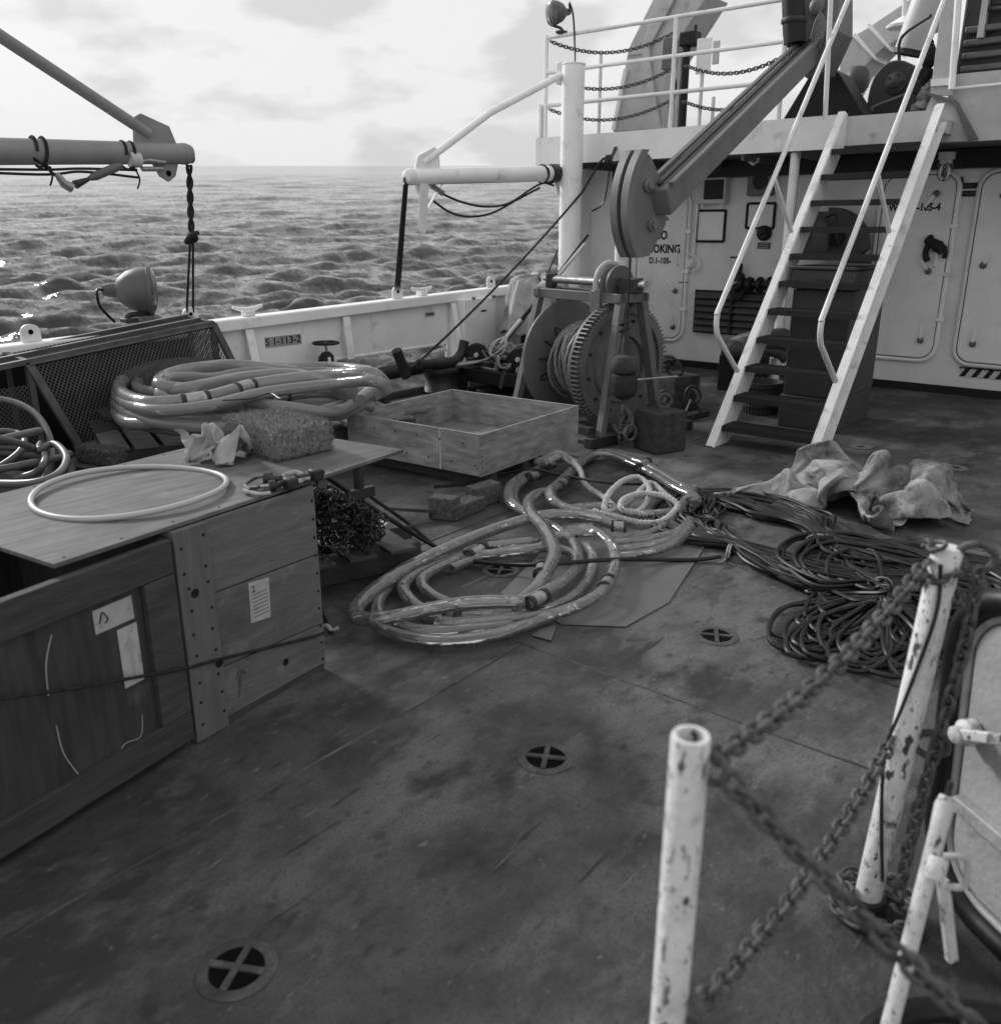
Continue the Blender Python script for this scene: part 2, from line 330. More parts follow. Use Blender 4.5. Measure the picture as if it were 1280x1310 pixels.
def link_mesh(name, L, Wd, r, n=6, m=14):
    """one stadium-shaped chain link lying along local x"""
    pts = []
    half = (L - Wd) / 2
    for k in range(m // 2 + 1): a = -math.pi / 2 + math.pi * k / (m // 2); pts.append((half + Wd / 2 * math.cos(a), Wd / 2 * math.sin(a), 0))
    for k in range(m // 2 + 1): a = math.pi / 2 + math.pi * k / (m // 2); pts.append((-half + Wd / 2 * math.cos(a), Wd / 2 * math.sin(a), 0))
    return MB().tube(pts, r, n, closed=True)
def frame_mat(o, d, roll):
    d = nrm(d); u = V(0, 0, 1) if abs(d[2]) < 0.95 else V(1, 0, 0)
    y = nrm(np.cross(u, d)); z = np.cross(d, y)
    c, s = math.cos(roll), math.sin(roll); y2 = y * c + z * s; z2 = -y * s + z * c
    Mx = np.eye(4); Mx[:3, 0] = d; Mx[:3, 1] = y2; Mx[:3, 2] = z2; Mx[:3, 3] = o; return Mx
LINKS = {}
def chain(name, path, L, Wd, r, label, cat='chain', group=None, mat='chain', single=False, parent=None):
    """a chain: every link is a piece of its own sharing one mesh; far, tiny chains are one joined mesh"""
    q = resample(path, L - 2 * r - 0.0005)
    if single:
        mb = MB()
        for i in range(len(q) - 1):
            lm = link_mesh('link', L, Wd, r, 4, 8); lm.xf(frame_mat((q[i] + q[i + 1]) / 2, q[i + 1] - q[i], (i % 2) * math.pi / 2 + 0.7))
            mb.add(np.vstack(lm.v), lm.f)
        return obj(name, mb, mat, parent, label=label, cat=cat, group=group)
    t = thing(name, q[0] if q[0][2] < q[-1][2] else q[-1], label, cat, group)
    key = (L, Wd, r)
    if key not in LINKS:
        me = mesh_from(link_mesh('link', L, Wd, r), 'link', 0, 'all'); me.materials.append(M[mat]); LINKS[key] = me
    for i in range(len(q) - 1):
        o = bpy.data.objects.new('link', LINKS[key]); link(o, t)
        Mx = frame_mat((q[i] + q[i + 1]) / 2 - ORG[t.name], q[i + 1] - q[i], (i % 2) * math.pi / 2 + 0.6 + random.uniform(-.25, .25))
        o.matrix_local = Matrix(Mx.tolist())
    return t
FONT_CACHE = {}
def text(body, size, o, right, up, parent, name='lettering', mat='ink', bold=0.012, squeeze=1.0, jitter=0):
    cu = bpy.data.curves.new('t', 'FONT'); cu.body = body; cu.size = size; cu.offset = bold * size; cu.space_line = 1.0
    cu.align_x = 'CENTER'; cu.align_y = 'CENTER'; cu.resolution_u = 3
    tmp = bpy.data.objects.new('t', cu); COL.objects.link(tmp); bpy.context.view_layer.update()
    me = bpy.data.meshes.new_from_object(tmp.evaluated_get(bpy.context.evaluated_depsgraph_get()))
    bpy.data.objects.remove(tmp); bpy.data.curves.remove(cu)
    k = len(me.vertices); v = np.zeros(k * 3); me.vertices.foreach_get('co', v); v = v.reshape(-1, 3)
    fs = [tuple(p.vertices) for p in me.polygons]; bpy.data.meshes.remove(me)
    right = nrm(right); up = nrm(up)
    w = np.asarray(o, float) + v[:, :1] * squeeze * right + v[:, 1:2] * up
    return obj(name, MB().add(w, fs), mat, parent, smooth=False)

def noise1(n, rough=4):
    x = np.linspace(0, 1, n); y = np.zeros(n)
    for k in range(1, rough + 1): y += RNG.normal() / k * np.sin(2 * math.pi * (k * x + RNG.random()))
    return y
def pnoise(x, y, seed=0):
    """2-D gradient noise"""
    rg = np.random.default_rng(seed); g = rg.random((64, 64)) * 2 * math.pi
    xi = np.floor(x).astype(int); yi = np.floor(y).astype(int); fx = x - xi; fy = y - yi
    def gr(ix, iy, dx, dy): a = g[ix % 64, iy % 64]; return np.cos(a) * dx + np.sin(a) * dy
    u = fx ** 3 * (fx * (fx * 6 - 15) + 10); v = fy ** 3 * (fy * (fy * 6 - 15) + 10)
    a = gr(xi, yi, fx, fy) * (1 - u) + gr(xi + 1, yi, fx - 1, fy) * u; b = gr(xi, yi + 1, fx, fy - 1) * (1 - u) + gr(xi + 1, yi + 1, fx - 1, fy - 1) * u
    return (a * (1 - v) + b * v) * 1.5
def settle(nx, ny, sx, sy, start, frames, lumps, stiff=.2):
    """let a stiff cloth sheet fall and fold on a floor with a few lumps; returns the settled grid of points"""
    u, v = np.meshgrid(np.linspace(-.5, .5, nx), np.linspace(-.5, .5, ny), indexing='ij')
    mb = MB().grid(start(u * sx, v * sy)); me = mesh_from(mb, 'falling_cloth', 0, False)
    o = bpy.data.objects.new('falling_cloth', me); COL.objects.link(o)
    m = o.modifiers.new('cloth', 'CLOTH'); q = m.settings
    q.quality = 4; q.mass = .3; q.tension_stiffness = 15; q.compression_stiffness = 15; q.shear_stiffness = 8; q.bending_stiffness = stiff; q.air_damping = 1.5
    c = m.collision_settings; c.use_self_collision = True; c.self_distance_min = .008; c.distance_min = .006; c.collision_quality = 2; c.self_friction = 8
    tmp = [o]
    for mb in [MB().add([(-3, -3, 0), (3, -3, 0), (3, 3, 0), (-3, 3, 0)], [(0, 1, 2, 3)])] + [MB().hexa([(a - w, b - d, -.1), (a + w, b - d, -.1), (a + w, b + d, -.1), (a - w, b + d, -.1), (a - w * .6, b - d * .6, h), (a + w * .6, b - d * .6, h), (a + w * .6, b + d * .6, h), (a - w * .6, b + d * .6, h)]) for a, b, h, w, d in lumps]:
        k = bpy.data.objects.new('support', mesh_from(mb, 'support', 0, False)); COL.objects.link(k); k.modifiers.new('col', 'COLLISION')
        k.collision.thickness_outer = .005; k.collision.cloth_friction = 30; tmp.append(k)
    f0 = SC.frame_current; m.point_cache.frame_end = frames + 2
    for f in range(1, frames + 1): SC.frame_set(f)
    e = o.evaluated_get(bpy.context.evaluated_depsgraph_get()); em = e.to_mesh(); X = np.zeros(len(em.vertices) * 3); em.vertices.foreach_get('co', X); e.to_mesh_clear()
    for k in tmp: d = k.data; bpy.data.objects.remove(k); bpy.data.meshes.remove(d)
    SC.frame_set(1); return X.reshape(nx, ny, 3)
TARP = settle(60, 48, 1.9, 1.35, lambda a, b: np.stack([a * .62 + .05 * np.sin(b * 9 + a * 3), b * .45 + .13 * np.sin(a * 7.5 + b * 2) + .05 * np.sin(b * 7 + 1), .36 + .10 * np.cos(a * 9 + b * 4) + .14 * np.sin(b * 11 + 1.5 * a) + .06 * np.sin(b * 19 + a * 5)], -1), 60, [(-.35, .05, .20, .17, .15), (.35, 0, .15, .2, .13)])
RAG = -TARP[6:46, 4:44] * (1, 1, -1)

# ================================================================== SETTING
# ---- sea: a tilted sheet (the ship pitches) with real waves, out to the horizon
def build_sea():
    nr, na = 820, 600; r = 8.5 * (9000 / 8.5) ** np.linspace(0, 1, nr); a = np.radians(np.linspace(-58, 34, na))
    R, A = np.meshgrid(r, a, indexing='ij')
    f = R * np.cos(A); s = R * np.sin(A)
    x = f * FWD[0] + s * RGT[0]; y = f * FWD[1] + s * RGT[1]
    h = np.zeros_like(x); spacing = R * math.log(9000 / 8.5) / nr
    rg = np.random.default_rng(5)
    for k in range(150):
        lam = 0.55 * (22 / 0.55) ** (rg.random() ** 1.25); th = math.radians(141) + rg.normal() * 0.5
        amp = 0.0135 * lam ** 0.68 * (0.5 + rg.random())
        if lam > 4: amp *= 0.45
        elif lam > 0.9: amp *= 1.15
        att = np.clip((lam / spacing - 2.0) / 3, 0, 1)
        ph = (x * math.cos(th) + y * math.sin(th)) * 2 * math.pi / lam + rg.random() * 6.28
        h += amp * att * (1.9 * np.exp(np.sin(ph) - 1) - 0.87)
    # swell thrown up alongside the ship
    az = np.degrees(A); rc = 30.5 + 0.33 * az + 1.2 * np.sin(az * 0.35)
    ridge = np.exp(-((R - rc) / 1.0) ** 2) * (0.50 + 0.2 * np.sin(az * 0.5 + 1)) * np.clip((az + 24) / 8, 0, 1) * np.clip((12 - az) / 8, 0, 1)
    h += ridge
    z = -3.0 + math.tan(TILT) * f + h
    mb = MB(); mb.grid(np.stack([x, y, z], -1))
    o = obj('sea', mb, 'sea', smooth='all', kind='structure'); return o
build_sea()

# ---- deck and hull
XB = -6.6                                      # inner face of the bulwark
def zrail(y): return 0.93 + 0.026 * (y - 4.6)
obj('deck', MB().box((-6.72, -6, -0.02), (5.5, 14, 0)), 'deck', smooth=False, kind='structure')
dk = bpy.data.objects['deck']
for (a, b) in (((-6.5, 2.62), (5.3, 2.62)), ((-6.5, 5.06), (5.3, 5.06)), ((-6.5, 7.5), (5.3, 7.5)), ((-6.5, .18), (5.3, .18))):
    q_ = resample([V(a[0], a[1], .0), V(b[0], b[1], .0)], .05); q_[:, 1] += RNG.normal(size=len(q_)) * .0005; obj('weld_seam', MB().tube(q_, .0045 + .0012 * RNG.random(len(q_)), 5), 'deck', dk)
for (x, y0, y1) in ((-2.02, -5, 2.62), (-3.2, 2.62, 7.5), (-4.3, -5, 2.62)):
    q_ = resample([V(x, y0, .0), V(x, y1, .0)], .05); q_[:, 0] += RNG.normal(size=len(q_)) * .0005; obj('weld_seam', MB().tube(q_, .0045 + .0012 * RNG.random(len(q_)), 5), 'deck', dk)
obj('hull', MB().box((-6.72, -8, -6.0), (5.5, 22, -0.03)), 'hull', smooth=False, kind='structure')

# ---- bulwark with mooring port
bw_ = thing('bulwark', (XB, 4, 0), 'white steel bulwark with sloping stays along the edge of the deck', 'bulwark')
Y0, Y1, PA, PB, PZ = -5.0, 10.0, 5.35, 7.14, 0.455
def bplate(y0, y1, za, zb):
    f = lambda y, t: zrail(y) - 0.02 if t == 'r' else t
    return MB().hexa([(XB - .014, y0, f(y0, za)), (XB, y0, f(y0, za)), (XB, y1, f(y1, za)), (XB - .014, y1, f(y1, za)),
                      (XB - .014, y0, f(y0, zb)), (XB, y0, f(y0, zb)), (XB, y1, f(y1, zb)), (XB - .014, y1, f(y1, zb))])
obj('plate', bplate(Y0, PA, -0.02, 'r'), 'white', bw_, smooth=False)
obj('plate', bplate(PA, PB, PZ, 'r'), 'white', bw_, smooth=False)
obj('plate', bplate(PB, Y1, -0.02, 'r'), 'white', bw_, smooth=False)
obj('rail_cap', MB().hexa([(XB - .10, Y0, zrail(Y0) - .10), (XB + .07, Y0, zrail(Y0) - .10), (XB + .07, Y1, zrail(Y1) - .10), (XB - .10, Y1, zrail(Y1) - .10),
                           (XB - .10, Y0, zrail(Y0)), (XB + .07, Y0, zrail(Y0)), (XB + .07, Y1, zrail(Y1)), (XB - .10, Y1, zrail(Y1))]), 'white', bw_, bevel=.012)
obj('port_rim', MB().tube([(XB - .007, PA, .02), (XB - .007, PA, PZ - .06), (XB - .007, PA + .06, PZ), (XB - .007, PB - .08, PZ + .004), (XB - .007, PB, PZ - .08), (XB - .007, PB, .02)], .018, 8), 'white', bw_)
for y in (-3.4, -1.8, -.2, 4.56, 5.66, 7.18, 8.35):
    zb = 0.0 if not PA < y < PB else PZ
    w0 = 0.24 if zb == 0 else 0.10
    m_ = MB().prism([(XB + .003, y, zb), (XB + w0, y, zb), (XB + .055, y, zrail(y) - .105), (XB + .003, y, zrail(y) - .105)], (0, .012, 0))
    d = nrm(V(.055 - w0, 0, zrail(y) - .105 - zb)); L_ = np.linalg.norm(V(.055 - w0, 0, zrail(y) - .105 - zb)); n_ = V(d[2], 0, -d[0])
    m_.obox(V(XB + w0, y - .035, zb), d * L_, (0, .082, 0), n_ * .01)
    obj('stay', m_, 'white', bw_, smooth=False)
obj('waterway_bar', MB().box((XB + .03, 7.3, 0.001), (XB + .05, Y1 - .1, .05)), 'white', bw_, smooth=False)

# cleats / lugs on the rail
def rail_cleat(y, label):
    z = zrail(y); t = thing('mooring_cleat', (XB - .01, y, z), label, 'cleat', 'white horned cleats on the bulwark rail')
    obj('base', MB().box((XB - .05, y - .05, z + .001), (XB + .03, y + .05, z + .05)), 'white', t, bevel=.01)
    obj('horn', MB().tube([(XB - .01, y - .15, z + .085), (XB - .01, y - .08, z + .066), (XB - .01, y, z + .058), (XB - .01, y + .08, z + .066), (XB - .01, y + .15, z + .085)], [.012, .019, .022, .019, .012], 10), 'white', t)
rail_cleat(4.62, 'white horned cleat on bulwark rail above the S 1-113-2 plate')
rail_cleat(6.78, 'white horned cleat on bulwark rail just forward of the dark rope tie')
def rail_lug(y, label):
    z = zrail(y); a = np.linspace(0, math.pi, 10)
    poly = [(XB - .02, y - .07, z + .001), (XB - .02, y + .07, z + .001)] + [(XB - .02, y + .07 * math.cos(q), z + .07 + .055 * math.sin(q)) for q in a]
    t = thing('rail_lug', (XB, y, z), label, 'lug', 'lifting lugs on the bulwark rail')
    obj('plate', MB().prism(poly, (.02, 0, 0)), 'white', t, bevel=.003)
    obj('eye_hole', MB().cyl((XB + .0015, y, z + .07), (XB + .0035, y, z + .07), .018, 14), 'hole_shade', t)  # black disc for the shade in the eye, on a solid plate
rail_lug(2.78, 'round white lug on bulwark rail behind the mesh cage')
rail_lug(7.9, 'small white lug on bulwark rail above the white cabinet')
rail_lug(6.42, 'white lug on bulwark rail holding the straight dark rope')
rail_lug(4.06, 'white lug on bulwark rail holding the knotted dark rope')

# name plate
t = thing('name_plate', (XB, 4.96, .64), 'pale plate reading S 1-113-2 on the bulwark', 'sign')
obj('plate_board', MB().box((XB + .002, 4.76, .645), (XB + .008, 5.16, .735)), 'plate', t, bevel=.002)
text('S 1-113-2', .088, (XB + .0095, 4.955, .69), (0, 1, 0), (0, 0, 1), t, bold=.02, squeeze=1.15)
t = thing('name_plate', (XB, 6.85, .76), 'tiny grey data plate on the bulwark aft of the white cabinet', 'sign')
obj('plate_board', MB().box((XB + .002, 6.80, .765), (XB + .007, 6.95, .815)), 'plate', t, bevel=.002)
obj('print_line', MB().box((XB + .0075, 6.82, .78), (XB + .0085, 6.93, .80)), 'darksteel', t)

# white junction cabinet
t = thing('electrical_cabinet', (XB + .1, 7.5, .38), 'white steel junction cabinet mounted on the bulwark', 'cabinet')
obj('case', MB().box((XB + .03, 7.24, .38), (XB + .17, 7.76, .93)), 'white', t, bevel=.012)
obj('door', MB().box((XB + .172, 7.33, .39), (XB + .184, 7.755, .925)), 'white', t, bevel=.006)
for y in (7.38, 7.72):
    for z in (.375, .935): obj('clamp', MB().box((XB + .165, y - .012, z - .014), (XB + .2, y + .012, z + .014)), 'greypaint', t, bevel=.003)
obj('data_strip', MB().box((XB + .1845, 7.5, .78), (XB + .187, 7.59, .80)), 'black', t)
for k, dy in enumerate((0, .08)):
    obj('conduit', MB().tube(spline([(XB + .1, 7.36 + dy, .39), (XB + .12, 7.38 + dy, .3), (XB + .2, 7.45 + dy, .18), (XB + .22, 7.5 + dy, .01)], 6), .016, 8), 'white', t)

# mooring chock in the port
t = thing('mooring_chock', (-6.35, 6.5, 0), 'heavy black mooring fairlead with two curved pipe horns in the bulwark port', 'fairlead')
ring = roundrect(1.15, .26, .12, 8)
mb = MB(); c = V(-6.40, 6.42, .155)
path = [c + V(0, p[0], p[1]) for p in ring]
mb.tube(path, .07, 14, closed=True); obj('ring', mb, 'darksteel', t)
obj('roller', MB().lathe([(.17, .032), (.20, .05), (.165, .09), (.15, .15), (.165, .21), (.20, .25), (.20, .28)], (-6.26, 6.66, .0), n=22), 'darksteel', t)
obj('deck_flange', MB().box((-6.58, 5.9, .0015), (-6.1, 7.05, .03)), 'darksteel', t, bevel=.008)
obj('horn', MB().tube(spline([PX(520, 482, -6.18), PX(514, 466, -6.18), PX(507, 448, -6.18)], 6), .052, 14), 'darksteel', t)
obj('horn', MB().tube(spline([PX(536, 466, -6.2), PX(560, 466, -6.2), PX(580, 462, -6.2), PX(590, 452, -6.2), PX(594, 436, -6.2)], 8), .052, 14), 'darksteel', t)

# valve with handwheel on the bulwark
t = thing('valve', (-6.42, 5.3, .3), 'black hydrant valve with handwheel in front of the bulwark', 'valve')
obj('body', MB().lathe([(.05, .0), (.09, .02), (.09, .05), (.065, .07), (.085, .14), (.075, .2), (.045, .24), (.03, .25)], (-6.42, 5.30, .32), n=18), 'black', t)
obj('outlet', MB().tube(spline([(-6.42, 5.30, .42), (-6.40, 5.42, .42), (-6.38, 5.52, .38)], 6), [.06] * 13, 12), 'black', t)
obj('pipe', MB().cyl((-6.42, 5.30, .0), (-6.42, 5.30, .33), .045, 12), 'black', t)
obj('stem', MB().cyl((-6.42, 5.30, .56), (-6.42, 5.30, .66), .012, 8), 'steel', t)
ww = obj('handwheel', MB().tube([(-6.42 + .115 * math.cos(q), 5.30 + .115 * math.sin(q), .65) for q in np.arange(20) * .31416], .012, 8, closed=True), 'black', t)
for q in (0, 1.05, 2.1): obj('spoke', MB().cyl((-6.42 - .11 * math.cos(q), 5.3 - .11 * math.sin(q), .65), (-6.42 + .11 * math.cos(q), 5.3 + .11 * math.sin(q), .65), .008, 6), 'black', ww)
for dy in (-.035, .035): obj('yoke_gap', MB().box((-6.345, 5.30 + dy - .014, .47), (-6.335, 5.30 + dy + .014, .53)), 'white', t, bevel=.003)

# ================================================================== SUPERSTRUCTURE
YB = 10.05
dh = thing('deckhouse', (-3, YB, 0), 'white deckhouse bulkhead closing the forward end of the deck', 'deckhouse')
obj('bulkhead_wall', MB().box((-6.72, YB, 0), (5.5, YB + .02, 2.40)), 'bulkhead', dh, smooth=False)
obj('base_band', MB().box((-6.5, YB - .012, .001), (5.5, YB - .002, .085)), 'black', dh, smooth=False)
obj('top_band', MB().box((-6.3, YB - .16, 2.215), (5.4, YB - .005, 2.385)), 'black', dh, smooth=False)  # black box running along the top of the bulkhead
a = np.linspace(0, 1, 14)
side = [(-6.72, YB - .001, 2.38), (-6.72, YB - .001, .02)] + [(-6.72, YB - .30 - .66 * (q ** 3 if q > .5 else q ** 3) - 0 * q, .02 + 2.36 * q) for q in a]
obj('side_plate', MB().prism(side, (.02, 0, 0)), 'bulkhead', dh, smooth=False)

ud = thing('upper_deck', (-3, 9, 2.38), 'overhanging upper deck with white fascia above the bulkhead doors', 'deck')
obj('deck_plate', MB().box((-6.80, 9.012, 2.395), (5.5, 20, 2.66)), 'greypaint', ud, smooth=False)
obj('fascia', MB().box((-6.812, 9.0, 2.38), (-3.16, 9.010, 2.68)), 'white', ud, smooth=False)
obj('fascia_return', MB().box((-6.822, 9.0, 2.38), (-6.812, 14, 2.68)), 'white', ud, smooth=False)
obj('fascia', MB().box((-2.30, 9.0, 2.38), (5.5, 9.010, 2.93)), 'lightgrey', ud, smooth=False)
obj('landing', MB().box((-3.05, 8.50, 2.44), (-2.22, 9.02, 2.55)), 'lightgrey', ud, bevel=.004)
obj('landing_edge', MB().box((-3.0, 8.488, 2.36), (-2.26, 8.498, 2.60)), 'lightgrey', ud, smooth=False)
for x in (-6.2, -5.5, -4.85, -4.2, -3.6): obj('ceiling_beam', MB().box((x, 9.02, 2.32), (x + .02, YB - .17, 2.394)), 'greypaint', ud, smooth=False)

# pillars
def pillar(x, y, r, z0, z1, label, mat='white', collar=True):
    t = thing('pillar', (x, y, z0), label, 'pillar')
    obj('shaft', MB().cyl((x, y, z0), (x, y, z1), r, 32), mat, t)
    if collar: obj('cap_rim', MB().tube([(x + r * math.cos(q), y + r * math.sin(q), z1) for q in np.arange(28) * 2 * math.pi / 28], .008, 6, closed=True), mat, t)
    obj('foot_ring', MB().lathe([(r + .05, 0), (r + .05, .012), (r + .004, .016)], (x, y, z0 + .001), n=28), mat, t)
    return t
pillar(-6.09, 8.70, .125, 0, 3.36, 'thick white king post standing forward of the bulwark cabinet')
pillar(-5.78, 9.35, .085, 0, 2.37, 'slim white pillar under the upper deck behind the king post', collar=False)
pillar(-3.665, 9.10, .045, 0, 2.37, 'thin white pillar beneath the upper deck beside the ladder', collar=False)
pillar(-3.83, 9.55, .04, 0, 2.37, 'thin grey pipe pillar below the overhang near the notice frames', mat='lightgrey', collar=False)

# ---- railing on the upper deck
rl = thing('upper_railing', (-5.4, 9.06, 2.66), 'white three-bar pipe railing along the upper deck edge', 'railing')
for z in (3.03, 3.38, 3.745): obj('rail', MB().cyl((-6.74, 9.06, z), (-3.84, 9.06, z), .021, 12), 'white', rl)
for x in (-6.73, -5.06, -3.86):
    obj('post', MB().cyl((x, 9.06, 2.661), (x, 9.06, 3.745 if x > -6.7 else 3.77), .024, 12), 'white', rl)
obj('post_brace', MB().bar((-6.79, 9.06, 2.66), (-6.79, 9.06, 3.05), .04, .03), 'white', rl, smooth=False)
for y in (10.2, 11.4): obj('post', MB().cyl((-6.73, y, 2.661), (-6.73, y, 3.745), .024, 12), 'white', rl)
obj('name_board', MB().box((-4.93, 9.3, 3.22), (-4.76, 9.315, 3.56)), 'white', rl, bevel=.004)
obj('name_board', MB().box((-4.75, 9.31, 3.3), (-4.68, 9.335, 3.52)), 'lightgrey', rl, bevel=.004)
obj('post', MB().cyl((-4.86, 9.32, 2.661), (-4.86, 9.32, 3.25), .022, 10), 'white', rl)
obj('post', MB().cyl((-4.76, 9.42, 2.661), (-4.76, 9.42, 3.0), .022, 10), 'white', rl)
for i, (za, zb) in enumerate(((3.72, 3.74), (3.33, 3.36), (3.0, 3.02))):
    chain('guard_chain', sag((-6.72, 9.12, za), (-5.62, 10.1, zb + .1), .17, 20), .05, .034, .0075, ['dark guard chain swagged at top rail height by the railing corner', 'dark guard chain swagged at middle rail height by the railing corner', 'dark guard chain swagged at lowest rail height by the railing corner'][i], group='guard chains on the upper deck', single=True)
for i, (za, zb) in enumerate(((3.32, 3.32), (2.97, 2.98))):
    chain('guard_chain', sag((-5.05, 9.3, za), (-3.9, 9.3, zb), .13, 20), .05, .034, .0075, ['guard chain hanging at middle height behind the dark post', 'guard chain hanging at lowest height behind the dark post'][i], group='guard chains on the upper deck', single=True)

def floodlight(o, ax, s, label, cable, stand):
    """bell-shaped floodlight: housing, rim, lens, cap, yoke; ax = the way the lens looks"""
    o = np.asarray(o, float); ax = nrm(ax)
    t = thing('floodlight', stand, label, 'floodlight')
    hs = obj('housing', MB().lathe([(q * s, h * s) for q, h in [(.020, -.40), (.045, -.39), (.06, -.33), (.065, -.28), (.10, -.262), (.16, -.19), (.192, -.10), (.2, -.02), (.217, -.012), (.217, .015), (.205, .02)]], o, ax, 28), 'greypaint', t)
    obj('lens', MB().lathe([(.20 * s, .021 * s), (.16 * s, .045 * s), (.08 * s, .06 * s), (.001, .065 * s)], o, ax, 28), 'glass', t)
    st = np.asarray(stand, float)
    obj('yoke', MB().tube(spline([st, st + (0, 0, .05), o + (0, 0, -.2 * s), o - ax * .06 + (0, 0, -.195 * s)], 5), .018 * s + .004, 8), 'darksteel', t)
    obj('foot_clamp', MB().box(st - (.05, .05, .0), st + (.05, .05, .03)), 'darksteel', t, bevel=.006)
    obj('power_cord', MB().tube(spline([o - ax * .39 * s] + [np.asarray(q, float) for q in cable], 8), .011, 8), 'rubber', t)
    return t
fa = nrm(RGT * .93 + FWD * .30 + V(0, 0, -.02))
floodlight(PX(192, 371, -6.42), fa, .86, 'dented bell-shaped floodlight standing on the mesh cage', [PX(124, 372, -6.42), PX(128, 392, -6.42), PX(147, 412, -6.42)], PX(166, 412, -6.42) + V(0, 0, .0))
fb = nrm(-RGT * .80 - FWD * .42 + V(0, 0, -.12))
floodlight(PY(706, 16, 9.05), fb, .62, 'floodlight clamped to the top of the upper deck railing', [PY(728, 3, 9.05), PY(733, 20, 9.05), PY(735, 60, 9.0), PY(735, 80, 8.95)], (-6.52, 9.06, 3.766))

# dark control post on the upper deck
t = thing('control_post', (-5.2, 9.6, 2.66), 'black slim post with a box on top behind the upper railing', 'post')
obj('shaft', MB().cyl((-5.22, 9.6, 2.661), (-5.22, 9.6, 3.56), .05, 14), 'black', t)
obj('head_box', MB().box((-5.28, 9.53, 3.56), (-5.08, 9.68, 3.70)), 'black', t, bevel=.012)
obj('head_stub', MB().cyl((-5.12, 9.6, 3.69), (-5.12, 9.6, 3.76), .02, 8), 'black', t)
obj('switch_box', MB().box((-5.52, 9.6, 3.36), (-5.36, 9.68, 3.68)), 'greypaint', t, bevel=.008)
obj('bracket', MB().bar((-5.36, 9.62, 3.5), (-5.25, 9.61, 3.5), .03, .03), 'black', t)
for k in range(2): obj('control_cable', MB().tube(spline([(-5.4, 9.6, 3.36), (-5.34 + .03 * k, 9.58, 3.2), (-5.38 + .05 * k, 9.58, 3.0), (-5.33, 9.58, 2.67)], 8), .012, 6), 'rubber', t)

# gantry leg (A-frame) rising behind the railing: two welded box limbs with a knee
def gantry(poly, ydir, thick, label, mat='white', ribs=()):
    t = thing('gantry', (poly[0][0], poly[0][1], poly[0][2]), label, 'gantry')
    obj('box_girder', MB().prism(poly, ydir), mat, t, smooth=False, bevel=.01)
    return t
Yg = 10.5
G = lambda x, y, k=Yg: PY(x, y, k)
t = gantry([G(783, 168), G(795, 110), G(803, 62), G(838, -8), G(905, -8), G(872, 45), G(856, 70), G(850, 110), G(846, 165)], (0, .55, 0), .5, 'big pale welded gantry leg with a knee behind the upper railing', 'lightgrey')
obj('front_rib', MB().prism([G(845, -8, 10.49), G(868, -8, 10.49), G(832, 62, 10.49), G(834, 85, 10.49), G(846, 165, 10.49), G(838, 165, 10.49), G(826, 85, 10.49), G(824, 60, 10.49)], (0, -.05, 0)), 'lightgrey', t, smooth=False, bevel=.004)
obj('edge_strip', MB().bar(G(785, 166, 10.48), G(801, 88, 10.48), .05, .05), 'white', t, smooth=False)
obj('seam_rib', MB().bar(G(803, 70, 10.48), G(830, 66, 10.48), .015, .02), 'lightgrey', t, smooth=False)

# far gantry leaning away to starboard
Yh = 13.0
G2 = lambda x, y: PY(x, y, Yh)
t = gantry([G2(1075, 118), G2(1072, 56), G2(1108, 36), G2(1170, -6), G2(1215, -6), G2(1200, 24), G2(1160, 42), G2(1128, 62), G2(1098, 92), G2(1083, 122)], (0, .6, 0), .6, 'pale curved gantry arm with welded collars behind the ladder', 'lightgrey')
for (a1, b1, a2, b2) in ((1093, 46, 1117, 74), (1111, 33, 1136, 62)):
    obj('collar', MB().prism([PY(a1 - 4, b1 - 2, 12.95), PY(a1, b1 - 5, 12.95), PY(a2 + 1, b2 - 3, 12.95), PY(a2 + 2, b2 + 3, 12.95)], (0, .75, 0)), 'white', t, bevel=.01)
t = thing('gantry_lamp', PY(1155, 30, 12.6), 'pale disc lamp hanging below the far gantry arm', 'lamp')
obj('rod', MB().cyl(PY(1157, -6, 12.6), PY(1156, 30, 12.6), .03, 8), 'white', t)
obj('shade', MB().lathe([(.03, .1), (.10, .06), (.20, .0), (.19, -.03), (.05, -.05)], PY(1155, 32, 12.6), n=22), 'white', t)

# dark funnel-like tube and drum housing behind the ladder head
t = thing('winch_housing', (-3.25, 11, 2.66), 'dark round-topped winch housing on the upper deck behind the ladder', 'winch housing')
Yw = 10.6; q = lambda x, y: PY(x, y, Yw)
obj('housing_shell', MB().prism([q(1104, 168), q(1109, 125), q(1112, 111), q(1116, 100), q(1122, 90), q(1129, 83), q(1137, 78), q(1146, 76), q(1156, 77), q(1165, 81), q(1173, 87), q(1180, 95), q(1184, 168)], (0, .5, 0)), 'locker', t, smooth=True, bevel=.02)
obj('hub', MB().lathe([(.11, 0), (.11, .03), (.05, .05), (.05, .07), (.02, .08)], q(1146, 106) + V(0, .005, 0), (0, -1, 0), 20), 'locker', t)
for k in range(5): a = k * 1.2566; obj('hub_bolt', MB().cyl(q(1146, 106) + V(.08 * math.cos(a), -.02, .08 * math.sin(a)), q(1146, 106) + V(.08 * math.cos(a), -.045, .08 * math.sin(a)), .014, 6), 'darksteel', t)
obj('grab_pipe', MB().tube(spline([PY(1115, 168, 10.5), PY(1115, 142, 10.5), PY(1120, 136, 10.5), PY(1140, 128, 10.5), PY(1172, 116, 10.5)], 6), .02, 8), 'greypaint', t)
t = thing('exhaust_pipe', PY(1165, 80, 11.2), 'wide pale pipe with a dark open mouth behind the ladder handrail', 'pipe')
ax_ = nrm(PY(1192, -10, 11.2) - PY(1164, 70, 11.2))
